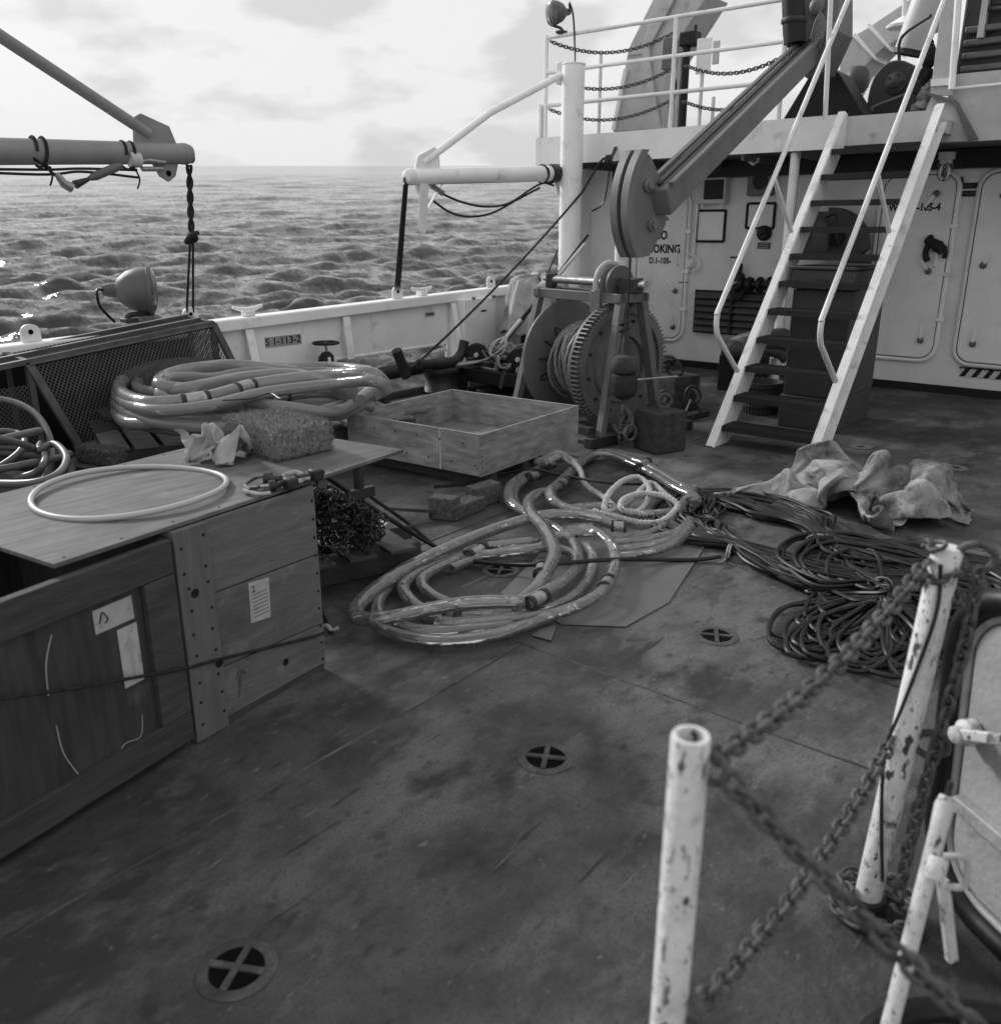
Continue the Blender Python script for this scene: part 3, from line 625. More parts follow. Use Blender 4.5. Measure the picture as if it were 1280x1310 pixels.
obj('pipe', MB().lathe([(.175, 0), (.175, 1.2)], PY(1164, 68, 11.2), ax_, 26, caps=False), 'lightgrey', t)
obj('mouth', MB().lathe([(.17, .02), (.001, .05)], PY(1164, 68, 11.2), ax_, 26, caps=False), 'hole_shade', t)
obj('mouth_rim', MB().lathe([(.165, -.02), (.182, -.02), (.182, .03), (.165, .03)], PY(1164, 68, 11.2), ax_, 26, caps=False), 'darksteel', t)
obj('cable', MB().tube(spline([PY(1150, 78, 10.9), PY(1150, 55, 10.9), PY(1160, 40, 10.9), PY(1190, 20, 10.6)], 8), .018, 8), 'rubber', t)
t = thing('ventilator', PY(1098, 115, 12), 'dark round ventilator mushroom between gantry and winch housing', 'ventilator')
obj('head', MB().lathe([(.02, .17), (.09, .15), (.14, .08), (.15, 0), (.14, -.08), (.09, -.14)], PY(1096, 103, 12), n=20), 'locker', t)
obj('neck', MB().cyl(PY(1094, 170, 12), PY(1095, 112, 12), .05, 12), 'lightgrey', t)

# crane: arm stowed aft over the deck, arc-shaped sheave head, dark pedestal
cr_ = thing('crane', (-3.85, 10, 2.66), 'grey deck crane arm with arc-shaped sheave head on a black pedestal', 'crane')
ped = MB()
pb = [PY(994, 164, 9.9), PY(1046, 78, 9.9), PY(1072, 92, 9.9), PY(1116, 164, 9.9)]
obj('pedestal', MB().prism(pb, (0, .4, 0)), 'black', cr_, smooth=False, bevel=.01)
A0 = PY(845, 256, 6.0); A1 = PY(1036, 67, 9.3)
ad = nrm(A1 - A0); ar = nrm(np.cross(ad, V(0, 0, 1))); au = np.cross(ar, ad)
mb = MB(); hw, hh = .085, .098
mb.obox(A0 - ad * .04 - ar * hw - au * hh, ar * 2 * hw, A1 - A0 + ad * .04, au * 2 * hh); obj('arm', mb, 'crane', cr_, bevel=.012)
for s_ in (-1, 1):
    obj('arm_flange', MB().obox(A0 + ar * (s_ * hw * 1.12 - .018) + au * (hh + .002), ar * .036, A1 - A0, au * .03), 'crane', cr_, smooth=False)
obj('arm_cable', MB().tube([A0 + au * (hh + .018), A1 + au * (hh + .018)], .012, 8), 'rubber', cr_)
# knuckle and upper boom going up out of the frame
K = V(-3.72, 9.45, 3.42)
obj('knuckle', MB().prism([PY(1003, 55, 9.3), PY(1000, -12, 9.3), PY(1072, -12, 9.3), PY(1072, 40, 9.3), PY(1048, 92, 9.3), PY(1030, 100, 9.3)], (0, .42, 0)), 'crane', cr_, smooth=False, bevel=.015)
obj('ram', MB().cyl(PY(1016, 56, 9.1), PY(1014, -14, 9.1), .105, 20), 'black', cr_)
obj('ram_collar', MB().lathe([(.112, 0), (.12, .01), (.12, .04), (.112, .05)], PY(1015, 30, 9.1), (0, 0, 1), 20), 'darksteel', cr_)
obj('pivot_boss', MB().lathe([(.075, 0), (.075, .03), (.05, .05), (.02, .055)], PY(1046, 8, 9.29), (0, -1, 0), 22), 'crane', cr_)
obj('knuckle_plate', MB().prism([PY(1050, 12, 9.27), PY(1060, 30, 9.27), PY(1050, 60, 9.27), PY(1036, 80, 9.27), PY(1034, 60, 9.27), PY(1042, 30, 9.27)], (0, -.03, 0)), 'crane', cr_, bevel=.006)
# sheave head: two cheek plates with an arc rim and a groove between
hc = V(-3.50, 5.98, 1.86)                          # near the end of the arm
e_f = nrm(V(-.22, -1, 0)); e_s = nrm(np.cross(e_f, V(0, 0, 1)))     # e_f = aft, away from the arm
HEAD = V(-3.50, 5.98, 1.76)
HP = lambda f, z, s: HEAD + e_f * f + e_s * s + V(0, 0, z)
F0, RA = .25, .60
arc = [(F0 - RA + RA * math.cos(a), RA * math.sin(a)) for a in np.radians(np.linspace(-38, 38, 22))]
cheek = arc + [(F0 - .20, .33), (F0 - .40, .08), (F0 - .40, -.14), (F0 - .24, -.36)]
for s_ in (-.062, .034):
    obj('cheek_plate', MB().prism([HP(f, z + .06, s_) for f, z in cheek], e_s * .028), 'crane', cr_, smooth=False, bevel=.004)
for s_ in (-.088, .020):
    rv = [HP(f + df, z + .06, s_ + w) for f, z in arc for df, w in ((-.03, 0), (-.03, .068), (.045, .068), (.045, 0))]
    obj('arc_rim', MB().add(rv, [tuple(4 * i + np.array(qd)) for i in range(len(arc) - 1) for qd in ((0, 1, 5, 4), (1, 2, 6, 5), (2, 3, 7, 6), (3, 0, 4, 7))] + [(0, 3, 2, 1), tuple(4 * (len(arc) - 1) + k for k in (0, 1, 2, 3))]), 'crane', cr_)
obj('groove', MB().add([HP(f - .01, z + .06, s) for f, z in arc for s in (-.021, .021)], [(2 * i, 2 * i + 1, 2 * i + 3, 2 * i + 2) for i in range(len(arc) - 1)]), 'hole_shade', cr_)
for f, z in ((F0 - .18, .13), (F0 - .24, -.14)):
    obj('pin', MB().lathe([(.045, 0), (.045, .02), (.028, .025), (.028, .045), (.001, .046)], HP(f, z + .06, -.0625), -e_s, 18), 'crane', cr_)
w0 = HP(F0 - .10, -.29, 0)
obj('hoist_wire', MB().tube(sag(w0, (w0[0] - .005, w0[1], .92), 0), .009, 8), 'rubber', cr_)

# boom side platform over the right-hand ladder stringer
t = thing('upper_platform', (-2.0, 8.9, 2.8), 'grey control platform with ribbed front above the right of the ladder', 'platform')
obj('front_panel', MB().prism([PY(1189, 122, 8.95), PY(1206, -10, 8.95), PY(1228, -10, 8.95), PY(1219, 104, 8.95), PY(1218, 122, 8.95)], (0, .03, 0)), 'lightgrey', t, smooth=False, bevel=.004)
obj('panel_edge', MB().tube([PY(1217, 114, 8.9), PY(1226, -10, 8.9)], .028, 10), 'white', t)
obj('foot_bar', MB().prism([PY(1190, 101, 8.92), PY(1219, 99, 8.92), PY(1219, 108, 8.92), PY(1190, 110, 8.92)], (0, .05, 0)), 'white', t, smooth=False)
p0 = PY(1220, 113, 8.95); p1 = PY(1300, 108, 8.95)
obj('edge_rail', MB().cyl(p0, p0 + V(1.2, 0, 0.01), .012, 8), 'white', t)
obj('machine_body', MB().box((-2.30, 9.12, 2.94), (-1.2, 9.9, 4.2)), 'locker', t, bevel=.02)
for k in range(4): obj('rib', MB().box((-2.25, 9.06 - .01 * k, 2.95 + k * .10), (-1.2, 9.119, 3.0 + k * .10)), 'greypaint', t, bevel=.012)
obj('shelf_frame', MB().bar((-2.12, 9.05, 3.2), (-2.12, 9.05, 4.2), .07, .05), 'lightgrey', t)
obj('shelf_frame', MB().bar((-2.12, 9.04, 3.58), (-1.2, 9.04, 3.58), .05, .05), 'lightgrey', t)
obj('shelf_frame', MB().bar((-1.86, 9.04, 3.36), (-1.86, 9.04, 4.2), .09, .04), 'lightgrey', t)
for k in range(5): obj('pipe_run', MB().tube(spline([(-2.1 + .05 * k, 9.05, 3.42 + .03 * k), (-1.9, 9.0 + .02 * k, 3.4 + .05 * k), (-1.6, 9.02, 3.45 + .05 * (k % 3)), (-1.2, 9.05, 3.4 + .07 * k)], 6), .022, 8), 'darksteel', t)
obj('gusset', MB().prism([PY(1177, 158, 8.99), PY(1192, 122, 8.99), PY(1222, 132, 8.99), PY(1241, 180, 8.99), PY(1180, 182, 8.99)], (0, -.01, 0)), 'lightgrey', t, smooth=False)
obj('brace', MB().prism([PY(1189, 119, 8.97), PY(1224, 128, 8.97), PY(1252, 178, 8.97), PY(1240, 180, 8.97), PY(1222, 134, 8.97), PY(1192, 124, 8.97)], (0, -.06, 0)), 'greypaint', t, smooth=False)
t = thing('canvas_bundle', PY(1180, 140, 9.4), 'crumpled dark and pale canvas stuffed beside the platform panel', 'canvas')
for (a_, b_, c_, d_, r_, mt) in ((1172, 148, 1184, 112, .06, 'canvas'), (1174, 118, 1184, 84, .055, 'darkrope'), (1180, 130, 1186, 96, .04, 'canvas2'), (1184, 90, 1190, 52, .045, 'darkrope')):
    q_ = resample(spline([PY(a_, b_, 9.5), PY((a_ + c_) / 2 + 3, (b_ + d_) / 2, 9.42), PY(c_, d_, 9.5)], 8), .02)
    obj('fold', MB().tube(q_, r_ * np.clip(1 + .4 * noise1(len(q_), 7), .3, 2), 9), mt, t)

# ================================================================== LADDER
ld = thing('ladder', (-2.6, 6.4, 0), 'steep white steel ladder with dark grating treads up to the upper deck', 'ladder')
SL = 1.23; sdir = nrm(V(0, 1, SL)); snor = nrm(V(0, SL, -1))          # up the ladder; back from its face
for x, s_ in ((-2.985, 1), (-2.235, -1)):
    y0 = 6.30; L_ = 2.63 / sdir[2]
    b0 = V(x, y0, 0.0)
    web = [b0 + V(0, 0, .002), b0 + V(0, .02, .002) + V(0, .22, 0), b0 + snor * .20 + sdir * .26, b0 + sdir * L_ + snor * .20, b0 + sdir * L_]
    obj('stringer', MB().prism(web, (.012 * s_, 0, 0)), 'ladder', ld, smooth=False)
    # flanges turned outboard
    obj('stringer_flange', MB().obox(b0 + V(-.060 * s_ if s_ > 0 else 0, 0, .01) + (V(.0, 0, 0)), V(.060, 0, 0), sdir * L_, snor * .011), 'ladder', ld, smooth=False)
    obj('stringer_flange', MB().obox(b0 + V(-.060 * s_ if s_ > 0 else 0, 0, 0) + sdir * .25 + snor * .19, V(.060, 0, 0), sdir * (L_ - .25), snor * .011), 'ladder', ld, smooth=False)
for i in range(11):
    y = 6.40 + .1745 * i; z = .165 + .2145 * i
    mb = MB().box((-2.968, y, z - .045), (-2.252, y + .016, z)); mb.box((-2.968, y + .02, z - .03), (-2.252, y + .215, z - .004)); mb.box((-2.968, y + .217, z - .04), (-2.252, y + .228, z))
    tr_ = obj('tread', mb, 'tread', ld, smooth=False)
    gb = MB()
    for k in range(11): gb.box((-2.965, y + .022 + k * .018, z - .003), (-2.255, y + .030 + k * .018, z + .003))
    obj('grating', gb, 'tread', tr_, smooth=False)
for x in (-3.005, -2.215):
    pts = spline([V(x, 8.85, 4.18), V(x, 8.26, 3.47), V(x, 7.3, 2.31), V(x, 6.35, 1.17), V(x, 6.255, 1.03), V(x, 6.27, .90), V(x, 6.38, .80), V(x, 6.69, .56)], 8)
    obj('handrail', MB().tube(pts, .0205, 12), 'ladder', ld)
    obj('rail_brace', MB().cyl((x, 7.08, 2.03), (x, 7.53, 1.63), .018, 10), 'ladder', ld)
obj('head_post', MB().cyl(PX(1063, -14, -3.03), PX(1055, 152, -3.03), .02, 10), 'white', ld)

# ================================================================== BULKHEAD FITTINGS
def wt_door(x0, x1, z0, z1, label, lines, dogs):
    t = thing('watertight_door', ((x0 + x1) / 2, YB, z0), label, 'door')
    cx, cz, w, h = (x0 + x1) / 2, (z0 + z1) / 2, x1 - x0, z1 - z0
    fr = roundrect(w + .05, h + .05, .16); obj('frame', MB().tube([(cx + a, YB - .012, cz + b) for a, b in fr], .027, 10, closed=True), 'bulkhead', t)
    gap_shade = roundrect(w + .012, h + .012, .146); obj('gasket', MB().tube([(cx + a, YB - .024, cz + b) for a, b in gap_shade], .008, 6, closed=True), 'locker', t)  # dark ring put in as the shading line between frame and panel
    pr = roundrect(w, h, .14); obj('panel', MB().prism([(cx + a, YB - .0355, cz + b) for a, b in pr][::-1], (0, .033, 0)), 'bulkhead', t, bevel=.012)
    for (dx, dz, ang) in dogs:
        d = V(math.sin(ang), 0, math.cos(ang)); o = V(cx + dx, YB - .04, cz + dz)
        g = obj('dog', MB().lathe([(.028, 0), (.034, .02), (.018, .03), (.018, .045)], o + V(0, .004, 0), (0, -1, 0), 14), 'greypaint', t)
        obj('lever', MB().bar(o + V(0, -.03, 0), o + V(0, -.035, 0) + d * .15, .018, .014, (0, 1, 0)), 'white', g)
    gx = cx + w / 2 - .085
    obj('grab_handle', MB().tube([(gx, YB - .036, cz + .02), (gx, YB - .075, cz + .03), (gx, YB - .075, cz + .20), (gx, YB - .036, cz + .21)], .008, 8), 'white', t)
    for hz in (.42, -.05, -.5): obj('hinge', MB().box((cx + w / 2 - .01, YB - .05, cz + hz - .02), (cx + w / 2 + .07, YB - .0365, cz + hz + .02)), 'white', t, bevel=.004)
    for (body, size, tx, tz) in lines: text(body, size, (tx, YB - .0368, tz), (1, 0, 0), (0, 0, 1), t, bold=.042, squeeze=.86)
    return t
D = [(.2, .72, 2.6), (-.22, .66, .5), (.24, -.28, -.6), (-.24, -.28, .6), (.24, -.72, 0), (-.24, -.72, 0)]
wt_door(-5.97, -5.30, .34, 2.07, 'white watertight door stencilled NO SMOKING, beside the crane head', [('ER I-FLP', .06, -5.60, 1.87), ('I SMOL', .06, -5.62, 1.77), ('NO', .14, -5.645, 1.575), ('SMOKING', .135, -5.625, 1.415), ('D.1-105-', .10, -5.635, 1.275)], [(.17, .78, 3.8)] + D[2:])
wt_door(-3.05, -2.36, .35, 2.17, 'white watertight door stencilled WTD 1-105-4, behind the ladder', [('WTD 1-105-4', .10, -2.73, 1.86)], [(.17, .73, 3.75), (.20, -.02, -.6), (.22, -.72, 0)])
wt_door(-2.13, -1.40, .35, 2.17, 'white watertight door stencilled KE over WT, right of the sign plates', [('KE', .12, -1.72, 1.50), ('WT', .12, -1.71, 1.24)], [(-.16, .70, 2.6), (-.24, .05, .5), (-.22, -.72, 0)])
mb = MB(); q_ = spline([(-2.55, YB - .07, 1.56), (-2.46, YB - .09, 1.50), (-2.38, YB - .08, 1.44)], 5)
mb.tube(q_, .05 * (1 + .35 * noise1(len(q_), 4)), 10); mb.tube(spline([(-2.52, YB - .07, 1.56), (-2.55, YB - .08, 1.42), (-2.52, YB - .07, 1.34)], 5), .03, 8)
mb.tube(spline([(-2.43, YB - .08, 1.52), (-2.36, YB - .1, 1.44), (-2.37, YB - .07, 1.38)], 5), .025, 8)
obj('oily_rag', mb, 'darkrope', label='dark oily rag hanging on a dog of the WTD 1-105-4 door', cat='rag')

t = thing('louvre_vent', (-4.65, YB, .45), 'dark louvred ventilation grille in the bulkhead behind the ladder', 'vent')
obj('frame', MB().box((-5.13, YB - .035, .44), (-4.17, YB - .003, .95)), 'black', t, bevel=.005)
for k in range(6): obj('slat', MB().prism([(-5.10, YB - .036, .46 + k * .079), (-5.10, YB - .09, .465 + k * .079), (-5.10, YB - .085, .472 + k * .079), (-5.10, YB - .036, .53 + k * .079)], (.90, 0, 0)), 'locker', t, smooth=False)
obj('mullion', MB().box((-4.63, YB - .10, .45), (-4.60, YB - .0365, .94)), 'black', t)

def speaker_box(x0, x1, z0, z1, label, rnd):
    t = thing('loudspeaker', ((x0 + x1) / 2, YB, z0), label, 'loudspeaker')
    obj('case', MB().box((x0, YB - .12, z0), (x1, YB - .003, z1)), 'lightgrey' if not rnd else 'greypaint', t, bevel=.012)
    cx, cz = (x0 + x1) / 2 + .01, (z0 + z1) / 2
    if rnd: obj('cone', MB().lathe([(.09, 0), (.09, .008), (.075, .009), (.001, .004)], (cx, YB - .121, cz), (0, -1, 0), 22), 'black', t)
    else:
        obj('grille', MB().box((x0 + .085, YB - .128, z0 + .05), (x1 - .02, YB - .1215, z1 - .04)), 'black', t, bevel=.004)
        for x in (x0 + .05, x1 - .06): obj('foot_screw', MB().cyl((x, YB - .06, z0), (x, YB - .06, z0 - .04), .012, 8), 'white', t)
speaker_box(-5.14, -4.79, 1.93, 2.235, 'pale square loudspeaker box with dark grille on the bulkhead', False)
speaker_box(-4.53, -4.24, 2.01, 2.31, 'grey loudspeaker box with a round dark cone on the bulkhead', True)
def notice(x0, x1, z0, z1, label):
    t = thing('notice_frame', ((x0 + x1) / 2, YB, z0), label, 'notice board')
    obj('sheet', MB().box((x0 + .02, YB - .012, z0 + .02), (x1 - .02, YB - .003, z1 - .02)), 'bulkhead', t)
    for a, b in (((x0, z0), (x1, z0)), ((x1, z0), (x1, z1)), ((x1, z1), (x0, z1)), ((x0, z1), (x0, z0))):
        obj('edge_tape', MB().bar((a[0], YB - .012, a[1]), (b[0], YB - .012, b[1]), .026, .012, (0, 1, 0)), 'ink', t, smooth=False)
notice(-5.175, -4.815, 1.51, 1.86, 'blank white notice framed in black tape under the square loudspeaker')
notice(-4.55, -4.22, 1.66, 1.93, 'blank white notice framed in black tape under the round loudspeaker')
t = thing('switch', (-4.34, YB, 1.45), 'round black rotary switch on the bulkhead left of the ladder', 'switch')
g0 = PY(978, 298, YB - .003)
obj('body', MB().lathe([(.085, 0), (.085, .04), (.06, .06), (.06, .075), (.001, .076)], g0, (0, -1, 0), 18), 'black', t)
obj('knob', MB().bar(g0 + V(-.05, -.085, -.02), g0 + V(.05, -.085, .03), .03, .02, (0, 1, 0)), 'black', t, bevel=.004)
g1 = PY(977, 314, YB - .003); obj('tally_plate', MB().box(g1 + V(-.075, -.008, -.035), g1 + V(.075, 0, .035)), 'darksteel', t)
for k in range(3): obj('print_line', MB().box(g1 + V(-.06, -.0095, -.025 + k * .02), g1 + V(.06, -.0085, -.018 + k * .02)), 'plate', t)
t = thing('valve_manifold', (-4.5, YB, .95), 'black valve manifold with T-handle over the louvred grille', 'valve')
a0 = PY(946, 364, YB - .1); a1 = PY(990, 364, YB - .1)
obj('pipe', MB().cyl(a0, a1, .045, 14), 'black', t)
for q_ in (948, 958, 971, 984): obj('flange', MB().lathe([(.085, -.015), (.09, 0), (.085, .03)], PY(q_, 364, YB - .1), (1, 0, 0), 16), 'black', t)
obj('bonnet', MB().lathe([(.07, 0), (.06, .08), (.03, .1), (.03, .2)], PY(945, 360, YB - .1), (0, 0, 1), 14), 'black', t)
obj('t_handle', MB().bar(PY(934, 329, YB - .1), PY(948, 329, YB - .1), .02, .02), 'black', t)
obj('valve_head', MB().lathe([(.1, 0), (.1, .02), (.02, .025), (.02, .08)], PY(944, 372, YB - .1), (-.3, -1, 0), 16), 'black', t)
t = thing('pipe_run', (-5.22, YB, .9), 'white vertical conduit with hooks beside the NO SMOKING door', 'pipe')
obj('conduit', MB().cyl((-5.19, YB - .025, 1.35), (-5.17, YB - .025, 2.21), .018, 10), 'bulkhead', t)
obj('hook_bracket', MB().lathe([(.05, 0), (.05, .02), (.03, .04), (.03, .07)], PY(884, 338, YB - .003), (0, -1, 0), 16), 'white', t)
obj('hook', MB().tube(spline([PY(880, 325, YB - .05), PY(892, 330, YB - .06), PY(894, 342, YB - .06), PY(886, 347, YB - .05)], 5), .012, 8), 'white', t)
for i, (px, py) in enumerate(((877, 361), (1200, 373))): obj('latch', MB().bar(PY(px - 10, py, YB - .03), PY(px + 3, py, YB - .03), .014, .014), 'greypaint', t) if i == 0 else None
def caged_lamp(p, label):
    t = thing('deck_lamp', p, label, 'lamp'); p = np.asarray(p, float)
    obj('base', MB().lathe([(.075, .12), (.075, .06), (.055, .05), (.055, .02)], p, n=16), 'lightgrey', t)
    obj('globe', MB().lathe([(.05, .02), (.052, -.06), (.04, -.10), (.001, -.12)], p, n=16), 'glass', t)
    for k in range(4):
        a = k * math.pi / 2 + .4; c_, s_ = math.cos(a), math.sin(a)
        obj('guard_wire', MB().tube(spline([p + V(.06 * c_, .06 * s_, .03), p + V(.064 * c_, .064 * s_, -.06), p + V(.045 * c_, .045 * s_, -.115), p + V(0, 0, -.135)], 4), .005, 6), 'greypaint', t)
caged_lamp(PY(1209, 212, 9.6), 'caged jar lamp under the overhang above the WTD 1-105-4 door')
t = thing('dome_lamp', PY(964, 203, 9.3), 'small clear dome lamp under the upper deck edge', 'lamp')
obj('base', MB().lathe([(.06, .05), (.07, .0)], PY(964, 202, 9.3), n=16), 'greypaint', t)
obj('dome', MB().lathe([(.065, 0), (.055, -.04), (.001, -.075)], PY(964, 202, 9.3), n=16), 'glass', t)
t = thing('sign', (-2.27, YB, 1.95), 'pair of black name plates with pale letters between two watertight doors', 'sign')
for k in range(2):
    s0 = PY(1223, 234 + 10 * k, YB - .003); s1 = PY(1251, 241 + 10 * k, YB - .003)
    obj('plate_board', MB().box((s0[0], YB - .01, s1[2]), (s1[0], YB - .003, s0[2])), 'black', t)
    obj('print_line', MB().box((s0[0] + .03, YB - .0115, (s0[2] + s1[2]) / 2 - .006), (s1[0] - .03, YB - .0105, (s0[2] + s1[2]) / 2 + .006)), 'locker', t)
obj('hanger', MB().bar(PY(1231, 234, YB - .01), PY(1230, 226, YB - .01), .03, .02), 'darksteel', t)
t = thing('warning_plate', (-1.85, YB, .22), 'low hazard plate with diagonal black stripes by the KE WT door', 'sign')
obj('plate_board', MB().box((-2.07, YB - .009, .20), (-1.2, YB - .003, .285)), 'lightgrey', t)
for k in range(8): x = -2.07 + k * .11; obj('stripe', MB().prism([(x, YB - .0105, .20), (x + .05, YB - .0105, .20), (x + .10, YB - .0105, .285), (x + .05, YB - .0105, .285)], (0, .001, 0)), 'ink', t)
obj('edge_bar', MB().bar((-2.08, YB - .012, .29), (-1.2, YB - .012, .29), .012, .012), 'ink', t)

# hose reel and extinguisher behind the ladder
t = thing('hose_reel', PY(1075, 330, 9.8), 'large dark fan-shaped hose reel on the bulkhead behind the ladder treads', 'reel')
c0 = PY(1062, 318, 9.85)
obj('reel_disc', MB().prism([c0 + V(.42 * math.cos(a), 0, .42 * math.sin(a)) for a in np.radians(np.linspace(0, 140, 18))] + [c0 + V(-.28, 0, -.1), c0 + V(.3, 0, -.1)], (0, -.12, 0)), 'locker', t, bevel=.01)
obj('hub', MB().lathe([(.1, 0), (.1, .05), (.03, .06)], c0 + V(.08, -.12, .12), (0, -1, 0), 16), 'black', t)
obj('bracket', MB().box(c0 + V(.2, -.25, -.32), c0 + V(.45, -.01, -.05)), 'black', t, bevel=.01)
t = thing('fire_extinguisher', PY(1046, 325, 9.5), 'dark cylinder extinguisher with pale tag seen between the treads', 'extinguisher')
e0 = PY(1048, 322, 9.5)
obj('cylinder', MB().lathe([(.08, 0), (.09, .02), (.09, .26), (.05, .32), (.03, .34)], e0, n=18), 'locker', t)
obj('tag', MB().box(e0 + V(.02, -.096, .2), e0 + V(.08, -.09, .25)), 'paper', t)
obj('horn_hose', MB().tube(spline([e0 + V(.03, 0, .34), e0 + V(.14, -.03, .36), e0 + V(.17, -.04, .15), e0 + V(.2, 0, .05)], 6), .012, 8), 'rubber', t)
obj('valve_tag', MB().box(e0 + V(-.03, -.05, .40), e0 + V(.06, -.04, .52)), 'paper', t)

# locker under the ladder
t = thing('steel_locker', (-2.66, 7.85, 0), 'tall dark steel locker standing beneath the ladder', 'locker')
obj('plinth', MB().box((-2.92, 7.42, .001), (-2.41, 8.27, .28)), 'locker', t, bevel=.008)
obj('cabinet_body', MB().box((-2.90, 7.43, .284), (-2.405, 8.265, 1.17)), 'locker', t, bevel=.008)
obj('top_drawer', MB().box((-2.915, 7.42, 1.174), (-2.40, 8.27, 1.33)), 'locker', t, bevel=.008)
obj('lid', MB().box((-2.93, 7.40, 1.334), (-2.39, 8.28, 1.36)), 'locker', t, bevel=.006)
obj('drawer_tag', MB().box((-2.70, 7.412, 1.23), (-2.62, 7.418, 1.26)), 'darksteel', t)
t = thing('bucket', P(980, 533), 'dark ribbed wooden tub standing under the ladder treads', 'tub')
b0 = P(980, 533) + V(-.12, .14, 0)
obj('tub', MB().lathe([(.155, 0), (.175, .15), (.19, .30), (.18, .30), (.15, .05)], b0, n=24), 'locker', t)
for k in range(24): a = k * 2 * math.pi / 24; obj('stave_joint', MB().bar(b0 + V(.157 * math.cos(a), .157 * math.sin(a), .005), b0 + V(.19 * math.cos(a), .19 * math.sin(a), .29), .006, .006), 'black', t)
for z, r in ((.06, .164), (.24, .186)): obj('hoop', MB().lathe([(r, 0), (r + .004, .005), (r + .006, .025), (r + .004, .03)], b0 + V(0, 0, z), n=24, caps=False), 'darksteel', t)
t = thing('canvas_roll', PY(965, 470, 8.9), 'rolled dark canvas lying on crates beneath the ladder', 'canvas')
for k in range(3):
    q_ = spline([PY(925, 440 + k * 3, 8.9 - .1 * k), PY(950, 436 + 6 * k, 8.9 - .08 * k), PY(985, 428 + 10 * k, 8.9), PY(1006, 432 + 12 * k, 9)], 8)
    obj('fold', MB().tube(q_, .075 * (1 + .2 * noise1(len(q_), 4)), 12), 'locker', t)
obj('crate_stand', MB().box((-4.15, 8.75, .001), (-3.75, 9.15, .38)), 'black', t, bevel=.01)

# ================================================================== BOOMS OVER THE BULWARK
def boom(name_label, pts, r, stay, stay_r, mat, tip, tdir):
    t = thing('boom', pts[0], name_label, 'boom')
    obj('spar', MB().tube(pts, r, 20), mat, t)
    obj('stay', MB().tube(stay, stay_r, 14), mat, t)
    tip = np.asarray(tip, float); d = nrm(tdir)
    obj('end_cap', MB().lathe([(r[-1] * 1.04, -.04), (r[-1] * 1.04, .0), (r[-1] * .85, .04), (r[-1] * .3, .06)], tip, d, 18), mat, t)
    obj('tip_plate', MB().prism([tip - d * .42 + V(-.012, 0, .04), tip - d * .40 + V(-.012, 0, .24), tip - d * .34 + V(-.012, 0, .27), tip - d * .12 + V(-.012, 0, .19), tip - d * .06 + V(-.012, 0, .03)], (.024, 0, 0)), mat, t, bevel=.004)
    lug = obj('lower_lug', MB().prism([tip - d * .30 + V(-.012, 0, -.05), tip - d * .24 + V(-.012, 0, -.16), tip - d * .17 + V(-.012, 0, -.20), tip - d * .11 + V(-.012, 0, -.16), tip - d * .07 + V(-.012, 0, -.05)], (.024, 0, 0)), mat, t, bevel=.004)
    obj('lug_hole', MB().cyl(tip - d * .17 + V(.013, 0, -.14), tip - d * .17 + V(.015, 0, -.14), .022, 12), 'hole_shade', lug)  # hole drawn as a disc in painted shade
    obj('tip_eye', MB().tube([tip + d * .04 + V(0, .03 * math.cos(a), .03 * math.sin(a) - .03) for a in np.arange(10) * .6283], .010, 6, closed=True), 'darksteel', t)
    return t
xb = -6.45
b1 = [V(xb, .6, 2.05), V(xb, 2.7, 2.135), V(xb, 4.05, 2.20)]
t = boom('boom in backlit grey over the bulwark with its tip toward the knotted rope', b1, [.088, .085, .075], [V(xb, 1.2, 3.78), V(xb, 2.82, 2.83), V(xb, 3.78, 2.32)], .042, 'boom_backlit', (xb, 4.07, 2.20), (0, 1, .045))
for k, dy in enumerate((0, .012)):
    obj('rigging_wire', MB().tube(spline([(xb + .05, 2.0, 2.0), (xb + .06, 2.9, 2.03 - .03 * k), (xb + .08, 3.2, 2.05 - .02 * k), (xb + .06, 3.62, 2.06 - .05 * k)], 8), .010, 6), 'rubber', t)
obj('rigging_wire', MB().tube(spline([PX(38, 198, xb + .06), PX(60, 215, xb + .08), PX(75, 228, xb + .1)], 6), .011, 6), 'rubber', t)
obj('wire_socket', MB().tube([PX(72, 222, xb + .1), PX(82, 235, xb + .1), PX(92, 240, xb + .1)], [.02, .03, .035], 10), 'steel', t)
obj('wire_socket', MB().tube([PX(96, 236, xb + .1), PX(113, 229, xb + .1)], [.03, .014], 10), 'darksteel', t)
obj('turnbuckle', MB().tube([PX(114, 228, xb + .1), PX(122, 225, xb + .1), PX(148, 214, xb + .1), PX(156, 211, xb + .1)], [.016, .03, .03, .016], 12), 'greypaint', t)
obj('shackle', MB().tube([PX(182, 216, xb + .06), PX(208, 216, xb + .06), PX(211, 208, xb + .06), PX(190, 205, xb + .06), PX(178, 207, xb + .06)], .018, 8, closed=True), 'steel', t)
obj('shackle', MB().lathe([(.05, -.04), (.055, 0), (.05, .04)], PX(172, 204, xb + .06), (0, 1, 0), 14), 'lightgrey', t)
for y_ in (2.95, 3.58):
    obj('lashing', MB().tube([(xb + .092 * math.cos(a), y_ + .01 * a - .04, 2.15 + .022 * (y_ - 2.7) + .095 * math.sin(a) - .01) for a in np.linspace(0, 11, 40)], .011, 6), 'darkrope', t)
    obj('lashing_tail', MB().tube(spline([(xb + .09, y_, 2.08), (xb + .1, y_ + .03, 2.0), (xb + .09, y_ + .01, 1.93)], 5), .007, 6), 'darkrope', t)
